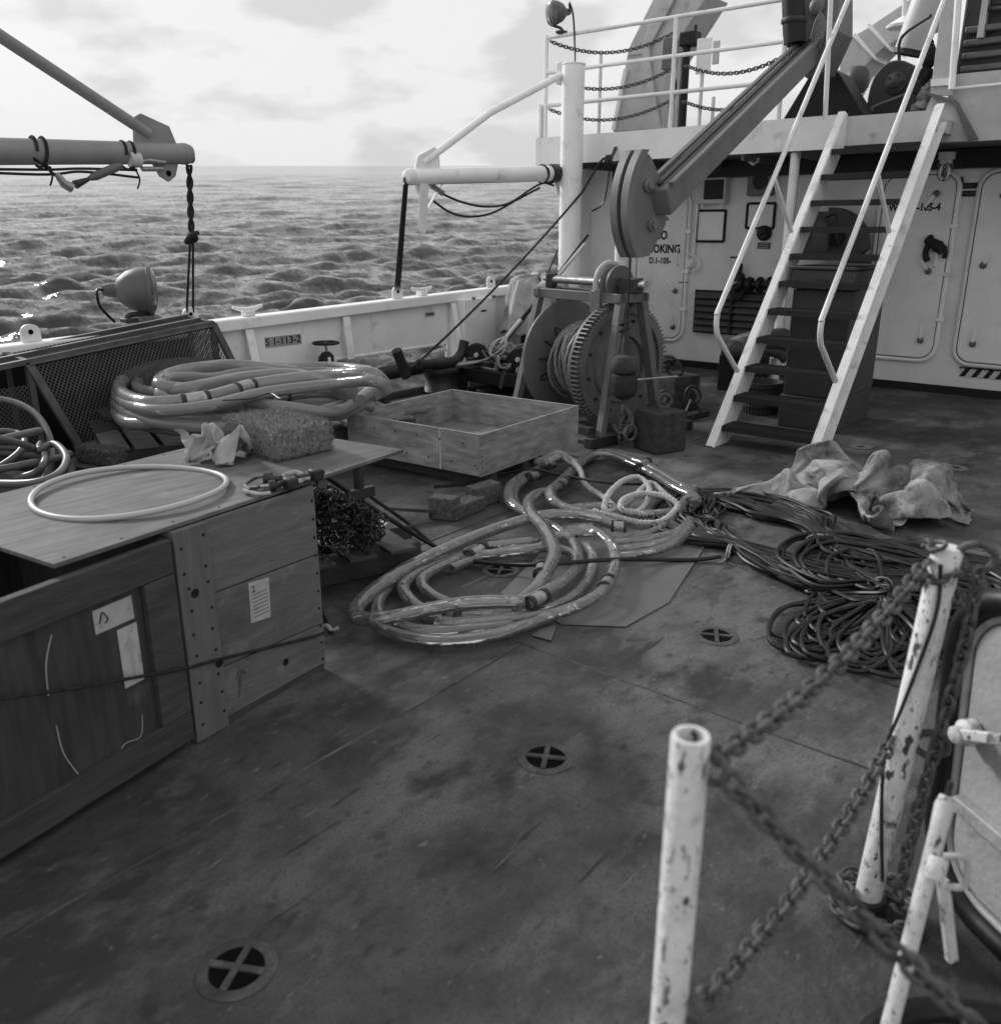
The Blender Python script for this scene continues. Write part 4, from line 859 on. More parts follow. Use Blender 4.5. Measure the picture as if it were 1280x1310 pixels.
# knotted double rope from the boom tip down to the rail
tp = V(xb, 4.09, 2.12); bt = V(XB - .01, 4.06, zrail(4.06) + .08); kn = PX(245, 306, -6.50)
rp = thing('tie_rope', bt, 'dark twisted rope with a knot hanging from the boom tip to the rail', 'rope')
for s_ in (0, math.pi):
    q_ = resample(sag(tp, kn, 0), .02); a = np.linspace(0, 16, len(q_)) + s_
    q_[:, 1] += .014 * np.cos(a); q_[:, 0] += .014 * np.sin(a); obj('strand', MB().tube(q_, .014, 6), 'darkrope', rp)
    obj('strand', MB().tube(sag(kn + V(0, .012 * math.cos(s_), 0), bt + V(0, .03 * math.cos(s_), 0), 0), .011, 6), 'darkrope', rp)
obj('knot', MB().tube(spline([kn + V(0, -.03, .03), kn + V(.03, .02, .02), kn + V(-.02, .04, -.01), kn + V(-.03, -.03, -.02), kn + V(.03, -.02, .03), kn + V(0, .06, .05)], 6), .018, 8), 'darkrope', rp)
# forward boom
xb2 = -6.40
b2 = [V(-6.22, 8.66, 2.255), V(-6.36, 7.5, 2.19), V(xb2, 6.45, 2.13)]
t = boom('white boom pivoted on the king post with its tip over the rail', b2, [.085, .08, .075], [V(-6.2, 8.66, 3.27), V(-6.36, 7.6, 2.80), V(xb2, 6.62, 2.26)], .036, 'white', (xb2, 6.43, 2.13), (-.03, -1, -.06))
obj('pivot_sleeve', MB().lathe([(.095, 0), (.1, .01), (.1, .11), (.09, .12)], (-6.22, 8.60, 2.25), (-.1, -1, -.05), 20), 'darksteel', t)
obj('stay_bracket', MB().box((-6.27, 8.62, 3.17), (-6.19, 8.72, 3.39)), 'white', t, bevel=.008)
obj('hanging_strap', MB().prism([PX(536, 232, xb2 + .03), PX(546, 232, xb2 + .03), PX(545, 292, xb2 + .03), PX(542, 299, xb2 + .03), PX(538, 298, xb2 + .03), PX(535, 290, xb2 + .03)], (.02, 0, 0)), 'white', t, bevel=.004)
obj('hanging_link', MB().bar(PX(566, 232, xb2), PX(546, 268, xb2), .03, .012), 'white', t)
obj('clevis', MB().tube(spline([PX(545, 233, xb2), PX(556, 240, xb2), PX(566, 247, xb2)], 4), [.03] * 9, 8), 'steel', t)
obj('rigging_wire', MB().tube(spline([PX(566, 248, xb2), PX(590, 258, xb2), PX(620, 264, xb2), PX(650, 260, xb2), PX(680, 241, xb2), PX(695, 234, xb2), PX(708, 237, xb2)], 8), .0125, 8), 'rubber', t)
obj('rigging_wire', MB().tube(spline([PX(553, 256, xb2), PX(575, 271, xb2), PX(600, 277, xb2), PX(630, 272, xb2), PX(660, 256, xb2), PX(690, 240, xb2)], 8), .0125, 8), 'rubber', t)
for y_ in (8.36, 8.5): obj('lashing', MB().tube([(-6.25 + .09 * math.cos(a), y_ + .003 * a, 2.235 + .095 * math.sin(a)) for a in np.linspace(0, 7, 26)], .009, 6), 'darkrope', t)
tp = V(xb2, 6.38, 2.06); bt = V(XB - .01, 6.42, zrail(6.42) + .08)
rp = thing('tie_rope', bt, 'straight dark doubled rope from the white boom tip to the rail', 'rope')
for s_ in (-1, 0, 1): obj('strand', MB().tube(sag(tp + V(0, .02 * s_, 0), bt + V(0, .03 * s_, 0), .0), .011, 6), 'darkrope', rp)

# block under the fascia and wire down to the chock
bk = PY(778, 208, 8.85)
t = thing('snatch_block', bk, 'black snatch block under the upper deck leading a wire to the mooring fairlead', 'block')
obj('cheek', MB().lathe([(.07, -.03), (.085, -.02), (.085, .02), (.07, .03)], bk, (1, .3, 0), 18), 'black', t)
obj('hanger_strap', MB().bar(bk + V(0, .02, 0), bk + V(0, .14, .17), .03, .02), 'black', t)
obj('wire', MB().tube(spline([bk + V(-.02, 0, .05), bk + V(-.09, -.03, .01), PY(745, 245, 8.72)], 4), .013, 8), 'rubber', t)
we = PX(528, 470, -6.22)
obj('wire', MB().tube(sag(PY(745, 245, 8.72), we, .06, 30), .0125, 8), 'rubber', t)
obj('wire', MB().tube(sag(PX(722, 300, -6.25), PX(700, 350, -6.25), .0, 4), .012, 6), 'rubber', t)
obj('hook_tail', MB().tube(spline([bk + V(.02, 0, -.05), bk + V(-.04, 0, -.4), PY(757, 270, 8.8)], 6), .01, 6), 'rubber', t)

# ================================================================== DECK FITTINGS
def drain(x, y, label, rot=.5):
    t = thing('deck_drain', (x, y, 0), label, 'drain', 'round cross-barred drains set in the deck')
    obj('well', MB().lathe([(.066, 0), (.066, .0015)], (x, y, .0012), n=28), 'hole_shade', t)  # black disc painted as the shaded well; the deck is whole beneath
    obj('rim', MB().lathe([(.064, .0025), (.066, .005), (.088, .0045), (.094, .0022)], (x, y, 0), n=32, caps=False), 'deck', t)
    for k in range(2):
        a = rot + k * math.pi / 2; d = V(math.cos(a), math.sin(a), 0) * .068
        obj('cross_bar', MB().bar(V(x, y, .006) - d, V(x, y, .006) + d, .017, .006 - k * .001), 'deck', t)
drain(-1.505, .864, 'round deck drain in line with the foot of the dark plywood crate')
drain(-1.457, 2.014, 'round deck drain on open deck beside the pale crate')
drain(-1.433, 3.201, 'round deck drain beside the black cable coils')
drain(-2.62, 3.202, 'round deck drain inside the loop of clear tubing')
for (px, py, l) in ((1101, 572, 'pale worn socket cover in the deck beyond the canvas'), (1222, 599, 'faint round socket cover in the deck right of the canvas')):
    c = P(px, py); t = thing('deck_socket', c, l, 'socket')
    obj('cover', MB().lathe([(.085, .002), (.085, .005), (.07, .006)], c, n=24), 'sheet', t)
    obj('slot', MB().lathe([(.03, .0065), (.03, .0075)], c, n=14), 'darksteel', t)
sh = [P(718, 800), P(800, 803), P(855, 772), P(908, 690), P(880, 640), P(800, 640), P(700, 700), P(640, 760)]
obj('plastic_sheet', MB().prism([p + V(0, 0, .003) for p in sh], (0, 0, .003)), 'sheet', smooth=False, label='thin pale sheet lying on the deck under the clear tubing', cat='sheet')
sh = [P(690, 808), P(712, 801), P(705, 822), P(680, 815)]
obj('paper_scrap', MB().prism([p + V(0, 0, .0075) for p in sh], (0, 0, .002)), 'sheet', smooth=False, label='torn scrap sticking out beneath the corner of the thin sheet', cat='scrap')
t = thing('scrap_label', P(421, 803), 'crumpled white scrap on deck at the corner of the pale crate', 'scrap')
q_ = spline([P(410, 803, .02), P(418, 800, .035), P(424, 806, .02), P(433, 803, .03)], 5); obj('strip', MB().tube(q_, .009, 5), 'paper', t)

# ================================================================== CRATES
# pale crate: battens and boards; local frame along its front face
cA = V(-2.437, 1.338, 0); cB = V(-2.506, 1.958, 0); cd = nrm(cB - cA); cn = V(cd[1], -cd[0], 0); cl = np.linalg.norm(cB - cA)   # cn points at the deck (starboard)
t = thing('wooden_crate', cA - cn * .4 + cd * .3, 'pale boarded wooden crate with one paper label', 'crate')
F = lambda s, z, o=0.0: cA + cd * s + V(0, 0, z) + cn * o
HC = .752
def board(name, a, b, th, mat, par, lbl=None):
    """a board on the front face: polygon of (s, z) points, th thick outward"""
    return obj(name, MB().prism([F(s, z, 0) for s, z in a], cn * th), mat, par, smooth=False, bevel=.002)
board('batten', [(.0, .002), (.135, .002), (.135, HC), (0, HC)], 0, .026, 'plank_v', t)
board('board', [(.138, .50), (cl, .485), (cl, HC), (.138, HC)], 0, .014, 'plank_h', t)
board('board', [(.138, .225), (cl, .20), (cl, .480), (.138, .495)], 0, .016, 'plank_h', t)
board('board', [(.138, .03), (cl, .03), (cl, .195), (.138, .22)], 0, .015, 'plank_h', t)
obj('skid', MB().obox(F(.136, .002, -.10), cd * (cl - .14), cn * .108, (0, 0, .027)), 'darkplank', t, smooth=False)
obj('back_panel', MB().obox(F(0, .002, -.78), cd * cl, cn * .02, (0, 0, HC - .004)), 'plank_h', t, smooth=False)
for s_ in (0, cl - .02): obj('end_panel', MB().obox(F(s_, .002, -.758), cd * .02, cn * .755, (0, 0, HC - .002)), 'plank_h', t, smooth=False)
obj('paper_label', MB().prism([F(.275, .335, .017), F(.365, .325, .017), F(.372, .475, .017), F(.28, .485, .017)], cn * .0015), 'paper', t, smooth=False)
text('2', .035, F(.298, .455, .0192), cd, (0, 0, 1), t, bold=.01)
for k in range(7): obj('print_line', MB().obox(F(.29, .35 + k * .014, .0187), cd * .07, cn * .0004, (0, 0, .0022)), 'darksteel', t)
nl = MB()
for k in range(9):
    for s_ in (.03, .115): nl.lathe([(.006, 0), (.005, .0015)], F(s_ + RNG.uniform(-.008, .008), .06 + k * .08 + RNG.uniform(-.015, .015), .0262), cn, 8)
for k in range(10): nl.lathe([(.006, 0), (.005, .0015)], F(cl - .015, .05 + k * .072, .0162), cn, 8)
nl.lathe([(.016, 0), (.016, .001)], F(.055, .53, .0262), cn, 12); nl.lathe([(.016, 0), (.016, .001)], F(.118, .25, .0262), cn, 12); nl.lathe([(.014, 0), (.014, .001)], F(.42, .12, .0155), cn, 12)
obj('nail_heads', nl, 'ink', t, kind='stuff')
obj('arrow_mark', MB().prism([F(.19, .08, .0155), F(.2, .08, .0155), F(.215, .16, .0155), F(.245, .15, .0155), F(.205, .20, .0155), F(.185, .15, .0155), F(.2, .155, .0155)], cn * .0006), 'faded', t, smooth=False)

# dark crate: framed plywood, open top
dA = V(-2.432, 1.325, 0); dB = V(-2.13, -.30, 0); dd = nrm(dB - dA); dn = V(-dd[1], dd[0], 0); dl = np.linalg.norm(dB - dA)
t = thing('wooden_crate', dA - dn * .4 + dd * .4, 'dark framed plywood crate with two paper labels, open at the top', 'crate')
E_ = lambda s, z, o=0.0: dA + dd * s + V(0, 0, z) + dn * o
HD = .735
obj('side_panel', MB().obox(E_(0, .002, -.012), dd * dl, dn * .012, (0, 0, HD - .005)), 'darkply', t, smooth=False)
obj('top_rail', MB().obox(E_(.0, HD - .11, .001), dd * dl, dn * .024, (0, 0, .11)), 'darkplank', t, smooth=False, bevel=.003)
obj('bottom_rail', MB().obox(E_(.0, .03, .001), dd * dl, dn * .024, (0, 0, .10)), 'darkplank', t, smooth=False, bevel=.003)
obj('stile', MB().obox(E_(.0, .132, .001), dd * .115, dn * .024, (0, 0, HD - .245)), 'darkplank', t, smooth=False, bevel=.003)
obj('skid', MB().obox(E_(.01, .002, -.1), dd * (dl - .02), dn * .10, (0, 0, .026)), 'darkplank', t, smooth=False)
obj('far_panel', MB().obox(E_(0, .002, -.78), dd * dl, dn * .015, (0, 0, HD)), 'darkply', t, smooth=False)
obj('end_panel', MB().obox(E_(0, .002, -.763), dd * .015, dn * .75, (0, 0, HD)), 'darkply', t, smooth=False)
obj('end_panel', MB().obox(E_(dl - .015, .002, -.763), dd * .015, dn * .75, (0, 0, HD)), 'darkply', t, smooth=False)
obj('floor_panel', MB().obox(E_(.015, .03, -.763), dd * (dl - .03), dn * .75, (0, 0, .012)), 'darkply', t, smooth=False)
obj('paper_label', MB().prism([E_(.15, .525, .002), E_(.285, .525, .002), E_(.285, .60, .002), E_(.15, .60, .002)], dn * .0012), 'paper', t, smooth=False)
obj('paper_label', MB().prism([E_(.145, .315, .002), E_(.215, .315, .002), E_(.215, .51, .002), E_(.145, .51, .002)], dn * .0012), 'paper', t, smooth=False)
obj('pen_mark', MB().tube(spline([E_(.268, .555, .0045), E_(.255, .585, .0045), E_(.24, .56, .0045), E_(.25, .55, .0045)], 4), .0022, 4), 'ink', t)
obj('pen_arrow', MB().prism([E_(.18, .34, .0035), E_(.172, .34, .0035), E_(.172, .44, .0035), E_(.158, .43, .0035), E_(.177, .485, .0035), E_(.198, .43, .0035), E_(.182, .44, .0035)], dn * .0006), 'plate', t, smooth=False)
def on_dark(px, py, o=.003):
    v = _ray(px, py); k = np.dot(dA + dn * o - V(0, 0, CH), dn) / np.dot(v, dn); return V(0, 0, CH) + v * k
def on_pale(px, py, o=.018):
    v = _ray(px, py); k = np.dot(cA + cn * o - V(0, 0, CH), cn) / np.dot(v, cn); return V(0, 0, CH) + v * k
obj('scratch', MB().tube(spline([on_dark(66, 812), on_dark(59, 850), on_dark(62, 890)], 6), .0022, 4), 'paper', t)
obj('scratch', MB().tube(spline([on_dark(72, 928), on_dark(82, 965), on_dark(106, 998)], 6), .0016, 4), 'paper', t)
obj('scratch', MB().tube(spline([on_dark(182, 915), on_dark(180, 942), on_dark(160, 952), on_dark(148, 972)], 6), .0014, 4), 'plate', t)
obj('strap_cord', MB().tube([on_dark(-60, 908, .03), on_dark(0, 894, .03), on_dark(100, 880, .03), on_dark(200, 862, .03), on_dark(236, 855, .032), on_pale(243, 854, .034), on_pale(275, 845, .034), on_pale(330, 832, .024), on_pale(400, 815, .024), on_pale(414, 810, .02)], .0055, 6), 'darkrope', t)

# plywood sheet over both crates
s0 = V(-2.385, .965, HC + .003); s1 = V(-2.585, 2.515, HC + .003); sd_ = s1 - s0; sn_ = nrm(V(-sd_[1], sd_[0], 0)) * .80
mb = MB().obox(s0, sd_, sn_, (0, 0, .014))
ply = obj('plywood_sheet', mb, 'ply', smooth=False, bevel=.002, label='big weathered plywood sheet laid over the two crates as a bench', cat='plywood')
ST = HC + .018
nl = MB()
for k in range(9):
    for w in (.03, .97): p = s0 + sd_ * (.03 + .118 * k) + sn_ * w; nl.lathe([(.005, .0), (.004, .001)], (p[0], p[1], ST - .0008), n=8)
obj('nail_heads', nl, 'ink', ply, kind='stuff')

# hoop on the bench
obj('hoop', MB().tube([(-2.866 + .318 * math.cos(a), 1.463 + .318 * math.sin(a), ST + .012 + .008 * math.sin(2 * a + 1)) for a in np.linspace(0, 2 * math.pi, 72)[:-1]], .0105, 10, closed=True), 'hoop', label='large pale hoop lying on the plywood sheet', cat='hoop')
# rag
rgx = nrm(V(.60, .42, 0)); rgy = V(-rgx[1], rgx[0], 0)
RAG = RAG - (RAG[..., 0].mean(), RAG[..., 1].mean(), 0); ro_ = P(279, 588, ST); rk = .33; G_ = ro_ + rgx * (RAG[..., :1] * rk) + rgy * (RAG[..., 1:2] * rk) + V(0, 0, 1) * (np.maximum(RAG[..., 2:], 0) * rk * 1.35 + .001)
obj('cotton_rag', MB().grid(G_), 'rag', smooth='all', solid=.002, sub=1, label='crumpled pale cotton rag on the plywood beside the hoop', cat='rag')
# coir pad
def fuzzy(mb, n, o, ax, ay, az, length, width, faces=(0, 1, 2, 3, 4)):
    """thin fibre blades standing on the faces of a block"""
    o, ax, ay, az = [np.asarray(q, float) for q in (o, ax, ay, az)]
    fc = [(o + az, ax, ay, nrm(az)), (o, ax, az, nrm(-ay)), (o + ay, ax, az, nrm(ay)), (o, ay, az, nrm(-ax)), (o + ax, ay, az, nrm(ax))]
    ar = np.array([np.linalg.norm(np.cross(fc[i][1], fc[i][2])) for i in faces]); cnt = (ar / ar.sum() * n).astype(int)
    for i, c in zip(faces, cnt):
        p0, a, b, nn = fc[i]; u = RNG.random((c, 1)); w = RNG.random((c, 1)); p = p0 + a * u + b * w - nn * .004
        d = nn + RNG.normal(size=(c, 3)) * .75; d /= np.linalg.norm(d, axis=1)[:, None]
        sdv = np.cross(d, RNG.normal(size=(c, 3))); sdv /= np.linalg.norm(sdv, axis=1)[:, None]
        L_ = length * (.5 + RNG.random((c, 1)))
        bend = RNG.normal(size=(c, 3)) * .35
        v = np.stack([p - sdv * width, p + sdv * width, p + d * L_ * .6 + sdv * width * .8, p + d * L_ + bend * L_, p + d * L_ * .6 - sdv * width * .8], 1).reshape(-1, 3)
        mb.add(v, [(5 * k, 5 * k + 1, 5 * k + 2, 5 * k + 3, 5 * k + 4) for k in range(c)])
    return mb
pc = [P(290, 568, ST), P(352, 592, ST), P(426, 576, ST)]
o_ = pc[1] + V(0, 0, .001); pax = pc[0] - pc[1]; pay = pc[2] - pc[1]
t = thing('coir_pad', o_ + (pax + pay) / 2, 'thick shaggy coir pad on the plywood sheet', 'pad')
obj('core', MB().obox(o_, pay, pax, (0, 0, .118)), 'coir', t, smooth=False, bevel=.015)
obj('fibres', fuzzy(MB(), 15000, o_, pay, pax, V(0, 0, .118), .016, .0009), 'coir', t, smooth=False, kind='stuff')
# clamps / shackles at the corner
t = thing('turnbuckle', P(365, 615, ST), 'pair of rusty rigging clamps lying at the plywood edge', 'clamp')
def q3(x, y, z=.02): return P(x, y, ST + z)
obj('barrel', MB().tube([q3(338, 612, .03), q3(346, 612, .03), q3(348, 613, .03), q3(362, 612, .03)], [.022, .022, .012, .012], 10), 'darksteel', t)
obj('barrel', MB().tube([q3(344, 622), q3(352, 621), q3(354, 621), q3(368, 616)], [.02, .02, .011, .011], 10), 'darksteel', t)
obj('bow', MB().tube(spline([q3(338, 609, .03), q3(326, 612, .015), q3(314, 621, .012), q3(326, 625, .012), q3(336, 619, .012)], 5), .006, 6), 'darksteel', t)
obj('bow', MB().tube(spline([q3(346, 621), q3(330, 623, .01), q3(312, 627, .012), q3(330, 632, .01), q3(346, 631, .01)], 5), .0075, 6), 'steel', t)
obj('jaw', MB().tube(spline([q3(362, 610, .03), q3(375, 605, .03), q3(384, 606, .03), q3(388, 613, .02), q3(378, 617, .02), q3(368, 615, .02)], 5, True), .010, 6, closed=True), 'steel', t)
obj('jaw', MB().tube([q3(380, 614), q3(390, 611), q3(391, 610), q3(404, 607), q3(405, 606), q3(413, 604)], [.018, .018, .01, .01, .02, .012], 10), 'darksteel', t)
obj('bolt', MB().tube([q3(356, 618), q3(396, 612)], .007, 8), 'steel', t)
obj('block', MB().box(q3(372, 618) - .022, q3(372, 618) + .022), 'darksteel', t, bevel=.008)
obj('block', MB().box(q3(404, 607) - .022, q3(404, 607) + .022), 'darksteel', t, bevel=.008)

# ================================================================== RACK OF CHAIN UNDER THE BENCH END
t = thing('chain_rack', (-3.4, 2.75, 0), 'dark wooden rack heaped with rusty chain under the plywood end', 'rack')
for (a, b) in (((-3.62, 2.05), (-3.22, 3.16)), ((-3.36, 1.98), (-3.0, 3.0)), ):
    obj('runner', MB().bar(V(a[0], a[1], .07), V(b[0], b[1], .07), .07, .135), 'darkplank', t, bevel=.004)
rd = nrm(V(.34, 1.05, 0)); rn = V(rd[1], -rd[0], 0)
for k in range(5): o = V(-3.55, 2.06, .142) + rd * .21 * k; obj('deck_board', MB().obox(o, rd * .14, rn * .38, (0, 0, .018)), 'darkplank', t, bevel=.003)
for (z, zz) in ((.38, .42), (.56, .59)): obj('side_rail', MB().bar(V(-3.30, 2.1, z), V(-3.12, 2.82, zz), .03, .05), 'darksteel', t)
for s_ in (2.12, 2.75): obj('upright', MB().bar(V(-3.31 + (s_ - 2.1) * .25, s_, .14), V(-3.31 + (s_ - 2.1) * .25, s_, .62), .035, .035), 'darksteel', t)
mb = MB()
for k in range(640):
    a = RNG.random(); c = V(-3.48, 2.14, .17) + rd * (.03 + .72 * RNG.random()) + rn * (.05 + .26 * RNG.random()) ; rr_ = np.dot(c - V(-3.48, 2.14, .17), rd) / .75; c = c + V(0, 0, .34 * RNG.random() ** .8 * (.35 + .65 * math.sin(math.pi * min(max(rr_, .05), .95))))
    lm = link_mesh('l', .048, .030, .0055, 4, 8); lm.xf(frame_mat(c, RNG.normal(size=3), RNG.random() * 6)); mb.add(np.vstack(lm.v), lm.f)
obj('chain_heap', mb, 'darksteel', t, kind='stuff')  # darker than the other chains: shadow under the bench put into the colour
for k, q_ in enumerate(([P(405, 615, .5), P(412, 660, .3), P(425, 700, .05), P(462, 718, .012)], [P(452, 690, .18), P(455, 705, .06), P(463, 716, .012)], [P(416, 640, .4), P(410, 720, .1), P(408, 770, .012), P(425, 810, .012)])):
    obj('hanging_cord', MB().tube(spline(q_, 8), .007, 6), 'darkrope', t)
obj('loose_plank', MB().bar(P(490, 648, .10), P(560, 652, .05), .09, .02), 'darkplank', bevel=.002, label='short dark plank leaning from the chain rack to the rough pads', cat='plank')
obj('paper_scrap', MB().prism([P(468, 670, .17), P(500, 665, .17), P(492, 673, .17), P(478, 676, .17)], (0, 0, .002)), 'paper', label='pale paper scrap on the chain rack', cat='scrap')

# rough pads on deck
pads = [('rough fibre pad standing on edge nearest the chain rack', P(548, 664), P(581, 668), .10, .135), ('rough fibre pad leaning in the middle of three on deck', P(583, 668), P(622, 652), .12, .085), ('rough fibre pad standing against the wooden tray', P(610, 652), P(641, 642), .10, .13)]
for i, (l, a, b, dep, h) in enumerate(pads):
    a = a + V(0, 0, .002); b = b + V(0, 0, .002)
    d = b - a; n_ = nrm(V(-d[1], d[0], 0)) * dep; t = thing('fibre_pad', (a + b + n_) / 2, l, 'pad', 'rough fibre pads lying on deck')
    obj('core', MB().obox(a, d, n_, (0, 0, h)), 'coirblock', t, smooth=False, bevel=.008)
    obj('fibres', fuzzy(MB(), 3500, a, d, n_, V(0, 0, h), .008, .001), 'coirblock', t, smooth=False, kind='stuff')
c = P(120, 590, .16)
t = thing('scrub_brush', c, 'dark bristle brush block lying beside the grey hose coil', 'brush')
a = P(98, 590, .22); b = P(142, 598, .22); d = b - a; n_ = nrm(V(-d[1], d[0], 0)) * .12
obj('core', MB().obox(a, d, n_, (0, 0, .10)), 'coirblock', t, bevel=.01); obj('fibres', fuzzy(MB(), 3000, a, d, n_, V(0, 0, .10), .02, .001), 'coirblock', t, smooth=False, kind='stuff')
obj('support_board', MB().obox(a + V(-.1, -.1, -.22), d * 1.4, n_ * 1.8, (0, 0, .215)), 'darkplank', t)

# ================================================================== WOODEN TRAY
t = thing('wooden_tray', (-4.23, 4.72, 0), 'open square plywood tray beside the winch', 'tray')
n0 = V(-3.602, 4.205, .10); ex = nrm(V(-.06, 1, 0)); ey = nrm(V(-1, -.06, 0)); TW = 1.22; TH = .285
obj('long_side', MB().obox(n0, ex * TW, ey * .018, (0, 0, TH)), 'tray', t, smooth=False, bevel=.002)
obj('long_side', MB().obox(n0 + ey * (TW - .018), ex * TW, ey * .018, (0, 0, TH)), 'tray', t, smooth=False, bevel=.002)
obj('end_side', MB().obox(n0 + ey * .018 + V(0, 0, .001), ex * .018, ey * (TW - .036) * .27, (0, 0, TH - .002)), 'tray', t, smooth=False, bevel=.002)
obj('end_side', MB().obox(n0 + ey * (.018 + (TW - .036) * .29) + V(0, 0, .001), ex * .018, ey * (TW - .036) * .71, (0, 0, TH - .002)), 'tray', t, smooth=False, bevel=.002)
obj('cleat_strip', MB().obox(n0 + ey * (.02 + (TW - .036) * .272) + ex * .002 + V(0, 0, .001), ex * .016, ey * .017, (0, 0, TH - .004)), 'paper', t, smooth=False)
obj('end_side', MB().obox(n0 + ey * .018 + ex * (TW - .018) + V(0, 0, .001), ex * .018, ey * (TW - .036), (0, 0, TH - .002)), 'tray', t, smooth=False, bevel=.002)
for k in range(5): obj('floor_board', MB().obox(n0 + ey * .02 + ex * (.022 + k * .236) + V(0, 0, .02), ex * .23, ey * (TW - .04), (0, 0, .015)), 'plank', t, smooth=False)
for k in (.1, .55, .98): obj('runner', MB().obox(n0 + ex * (.12 + .85 * (k - .1)) + ey * .01 + V(0, 0, -.098), ex * .07, ey * (TW - .02), (0, 0, .096)), 'darkplank', t, smooth=False)
nl = MB()
for k in range(7):
    nl.lathe([(.006, 0), (.005, .001)], n0 + ex * .008 + V(0, 0, .02 + .04 * k) - ey * .0005, -ey, 8)
for k in range(12): nl.lathe([(.007, 0), (.006, .001)], n0 + ey * (.05 + .1 * k) + V(0, 0, .07 + .14 * (k % 2)) - ex * .0002, -ex, 8)
obj('nail_heads', nl, 'ink', t, kind='stuff')

# ================================================================== PALLET AND COILED TUBING
pc_ = V(-5.72, 3.95, 0); pu = nrm(V(.36, .93, 0)); pv = V(-pu[1], pu[0], 0)         # pu along, pv to port
t = thing('pallet', pc_, 'weathered slatted pallet carrying the coiled clear tubing', 'pallet')
PL, PW, PT = 2.25, 1.18, .27
for k in range(3): obj('stringer', MB().obox(pc_ - pu * PL / 2 + pv * (-PW / 2 + k * (PW - .1) / 2) + V(0, 0, .05), pu * PL, pv * .10, (0, 0, PT - .075)), 'darkplank', t, smooth=False, bevel=.004)
for k in range(12): obj('top_slat', MB().obox(pc_ - pu * (PL / 2 - .006) + pu * k * .187 - pv * (PW / 2 + .02) + V(0, 0, PT - .023), pu * (.145 + .01 * RNG.random()), pv * (PW + .04), (0, 0, .022)), 'plank', t, smooth=False, bevel=.003)
for k in range(3): obj('bottom_slat', MB().obox(pc_ - pu * PL / 2 + pu * k * (PL - .14) / 2 - pv * PW / 2 + V(0, 0, .025), pu * .14, pv * PW, (0, 0, .023)), 'plank', t, smooth=False, bevel=.003)
o_ = pc_ + pu * (PL / 2 - .35) - pv * (PW / 2 - .05)
obj('loose_top_board', MB().obox(o_ + V(0, 0, PT + .002), pu * .55 + V(0, 0, .012), pv * .16, (0, 0, .024)), 'plank', t, smooth=False)
obj('edge_plank', MB().bar(P(150, 535, .3), P(132, 478 + 45, .34), .12, .02), 'plank', t)

def flat_tube(mb, pts, r, squash=1.0, n=14): return mb.tube(pts, r, n)
t = thing('tubing_coil', pc_ + V(0, 0, PT), 'bundle of thick milky plastic tubing coiled on the pallet', 'tubing')
z0 = PT + .06
paths = [
 [P(490, 490, .63), P(470, 478, .71), P(410, 482, .65), P(330, 492, .63), P(260, 510, .61), P(190, 516, .60), P(155, 502, .58), P(160, 484, .60), P(200, 468, .62), P(255, 464, .62), P(330, 474, .53), P(420, 470, .53), P(475, 476, .55)],
 [P(480, 505, .47), P(400, 500, .53), P(320, 515, .51), P(230, 522, .56), P(170, 527, .52), P(152, 512, .50), P(165, 490, .52), P(215, 472, .54), P(280, 468, .50), P(360, 472, .47), P(450, 480, .47)],
 [P(450, 500, .55), P(380, 480, .59), P(310, 484, .61), P(240, 498, .62), P(190, 502, .56), P(176, 492, .56), P(195, 480, .56), P(260, 476, .53), P(340, 478, .47)],
 [P(380, 476, .59), P(300, 468, .65), P(250, 472, .68), P(212, 482, .66), P(206, 494, .64), P(240, 498, .60), P(310, 496, .49)],
 [P(490, 500, .41), P(440, 520, .41), P(370, 535, .40), P(280, 548, .40), P(200, 545, .45), P(160, 530, .45), P(165, 510, .45), P(230, 485, .45), P(330, 480, .40), P(430, 490, .40), P(486, 498, .41)],
 [P(475, 510, .43), P(430, 530, .41), P(360, 525, .47), P(290, 522, .48), P(220, 532, .50), P(180, 530, .46)],
]
TP = []
for i, q_ in enumerate(paths):
    pt = resample(spline(q_, 12), .03); TP.append(pt); obj('tube', MB().tube(pt, .050 * (1 + .05 * noise1(len(pt), 6)), 16), 'milky', t)
for i, (dx, dz, dy) in enumerate(((.07, -.03, -.05), (.05, -.06, -.06), (.08, -.06, .0), (.06, -.05, -.04), (.07, .03, -.05), (.05, .06, .0))):
    pt = TP[i] + V(dx, dy, dz); w_ = noise1(len(pt), 3); pt[:, 0] += .03 * w_; pt[:, 2] = np.maximum(pt[:, 2] + .02 * noise1(len(pt), 3), PT + .06)
    obj('tube', MB().tube(pt, .042 * (1 + .05 * noise1(len(pt), 6)), 14), 'milky', t)
for i, fr_ in ((0, .28), (0, .2), (1, .25), (4, .2), (1, .12)):
    k = int(fr_ * len(TP[i])); obj('clamp_band', MB().tube(TP[i][k:k + 2], .0535, 14), 'darksteel', t); obj('clamp_band', MB().tube(TP[i][k + 5:k + 7], .0535, 14), 'darksteel', t); obj('splice', MB().tube(TP[i][k:k + 7], .0515, 12), 'steel', t)
obj('inner_wire', MB().tube(spline([P(285, 512, .62), P(320, 510, .63), P(345, 503, .64), P(360, 510, .63), P(385, 506, .64), P(405, 501, .64)], 6), .004, 5), 'rubber', t)
for q_ in ([P(278, 535, .34), P(272, 545, .34), P(285, 552, .3)], [P(280, 552, .3), P(262, 560, .28), P(240, 560, .28)]): obj('lashing', MB().tube(spline(q_, 5), .008, 6), 'darkrope', t)

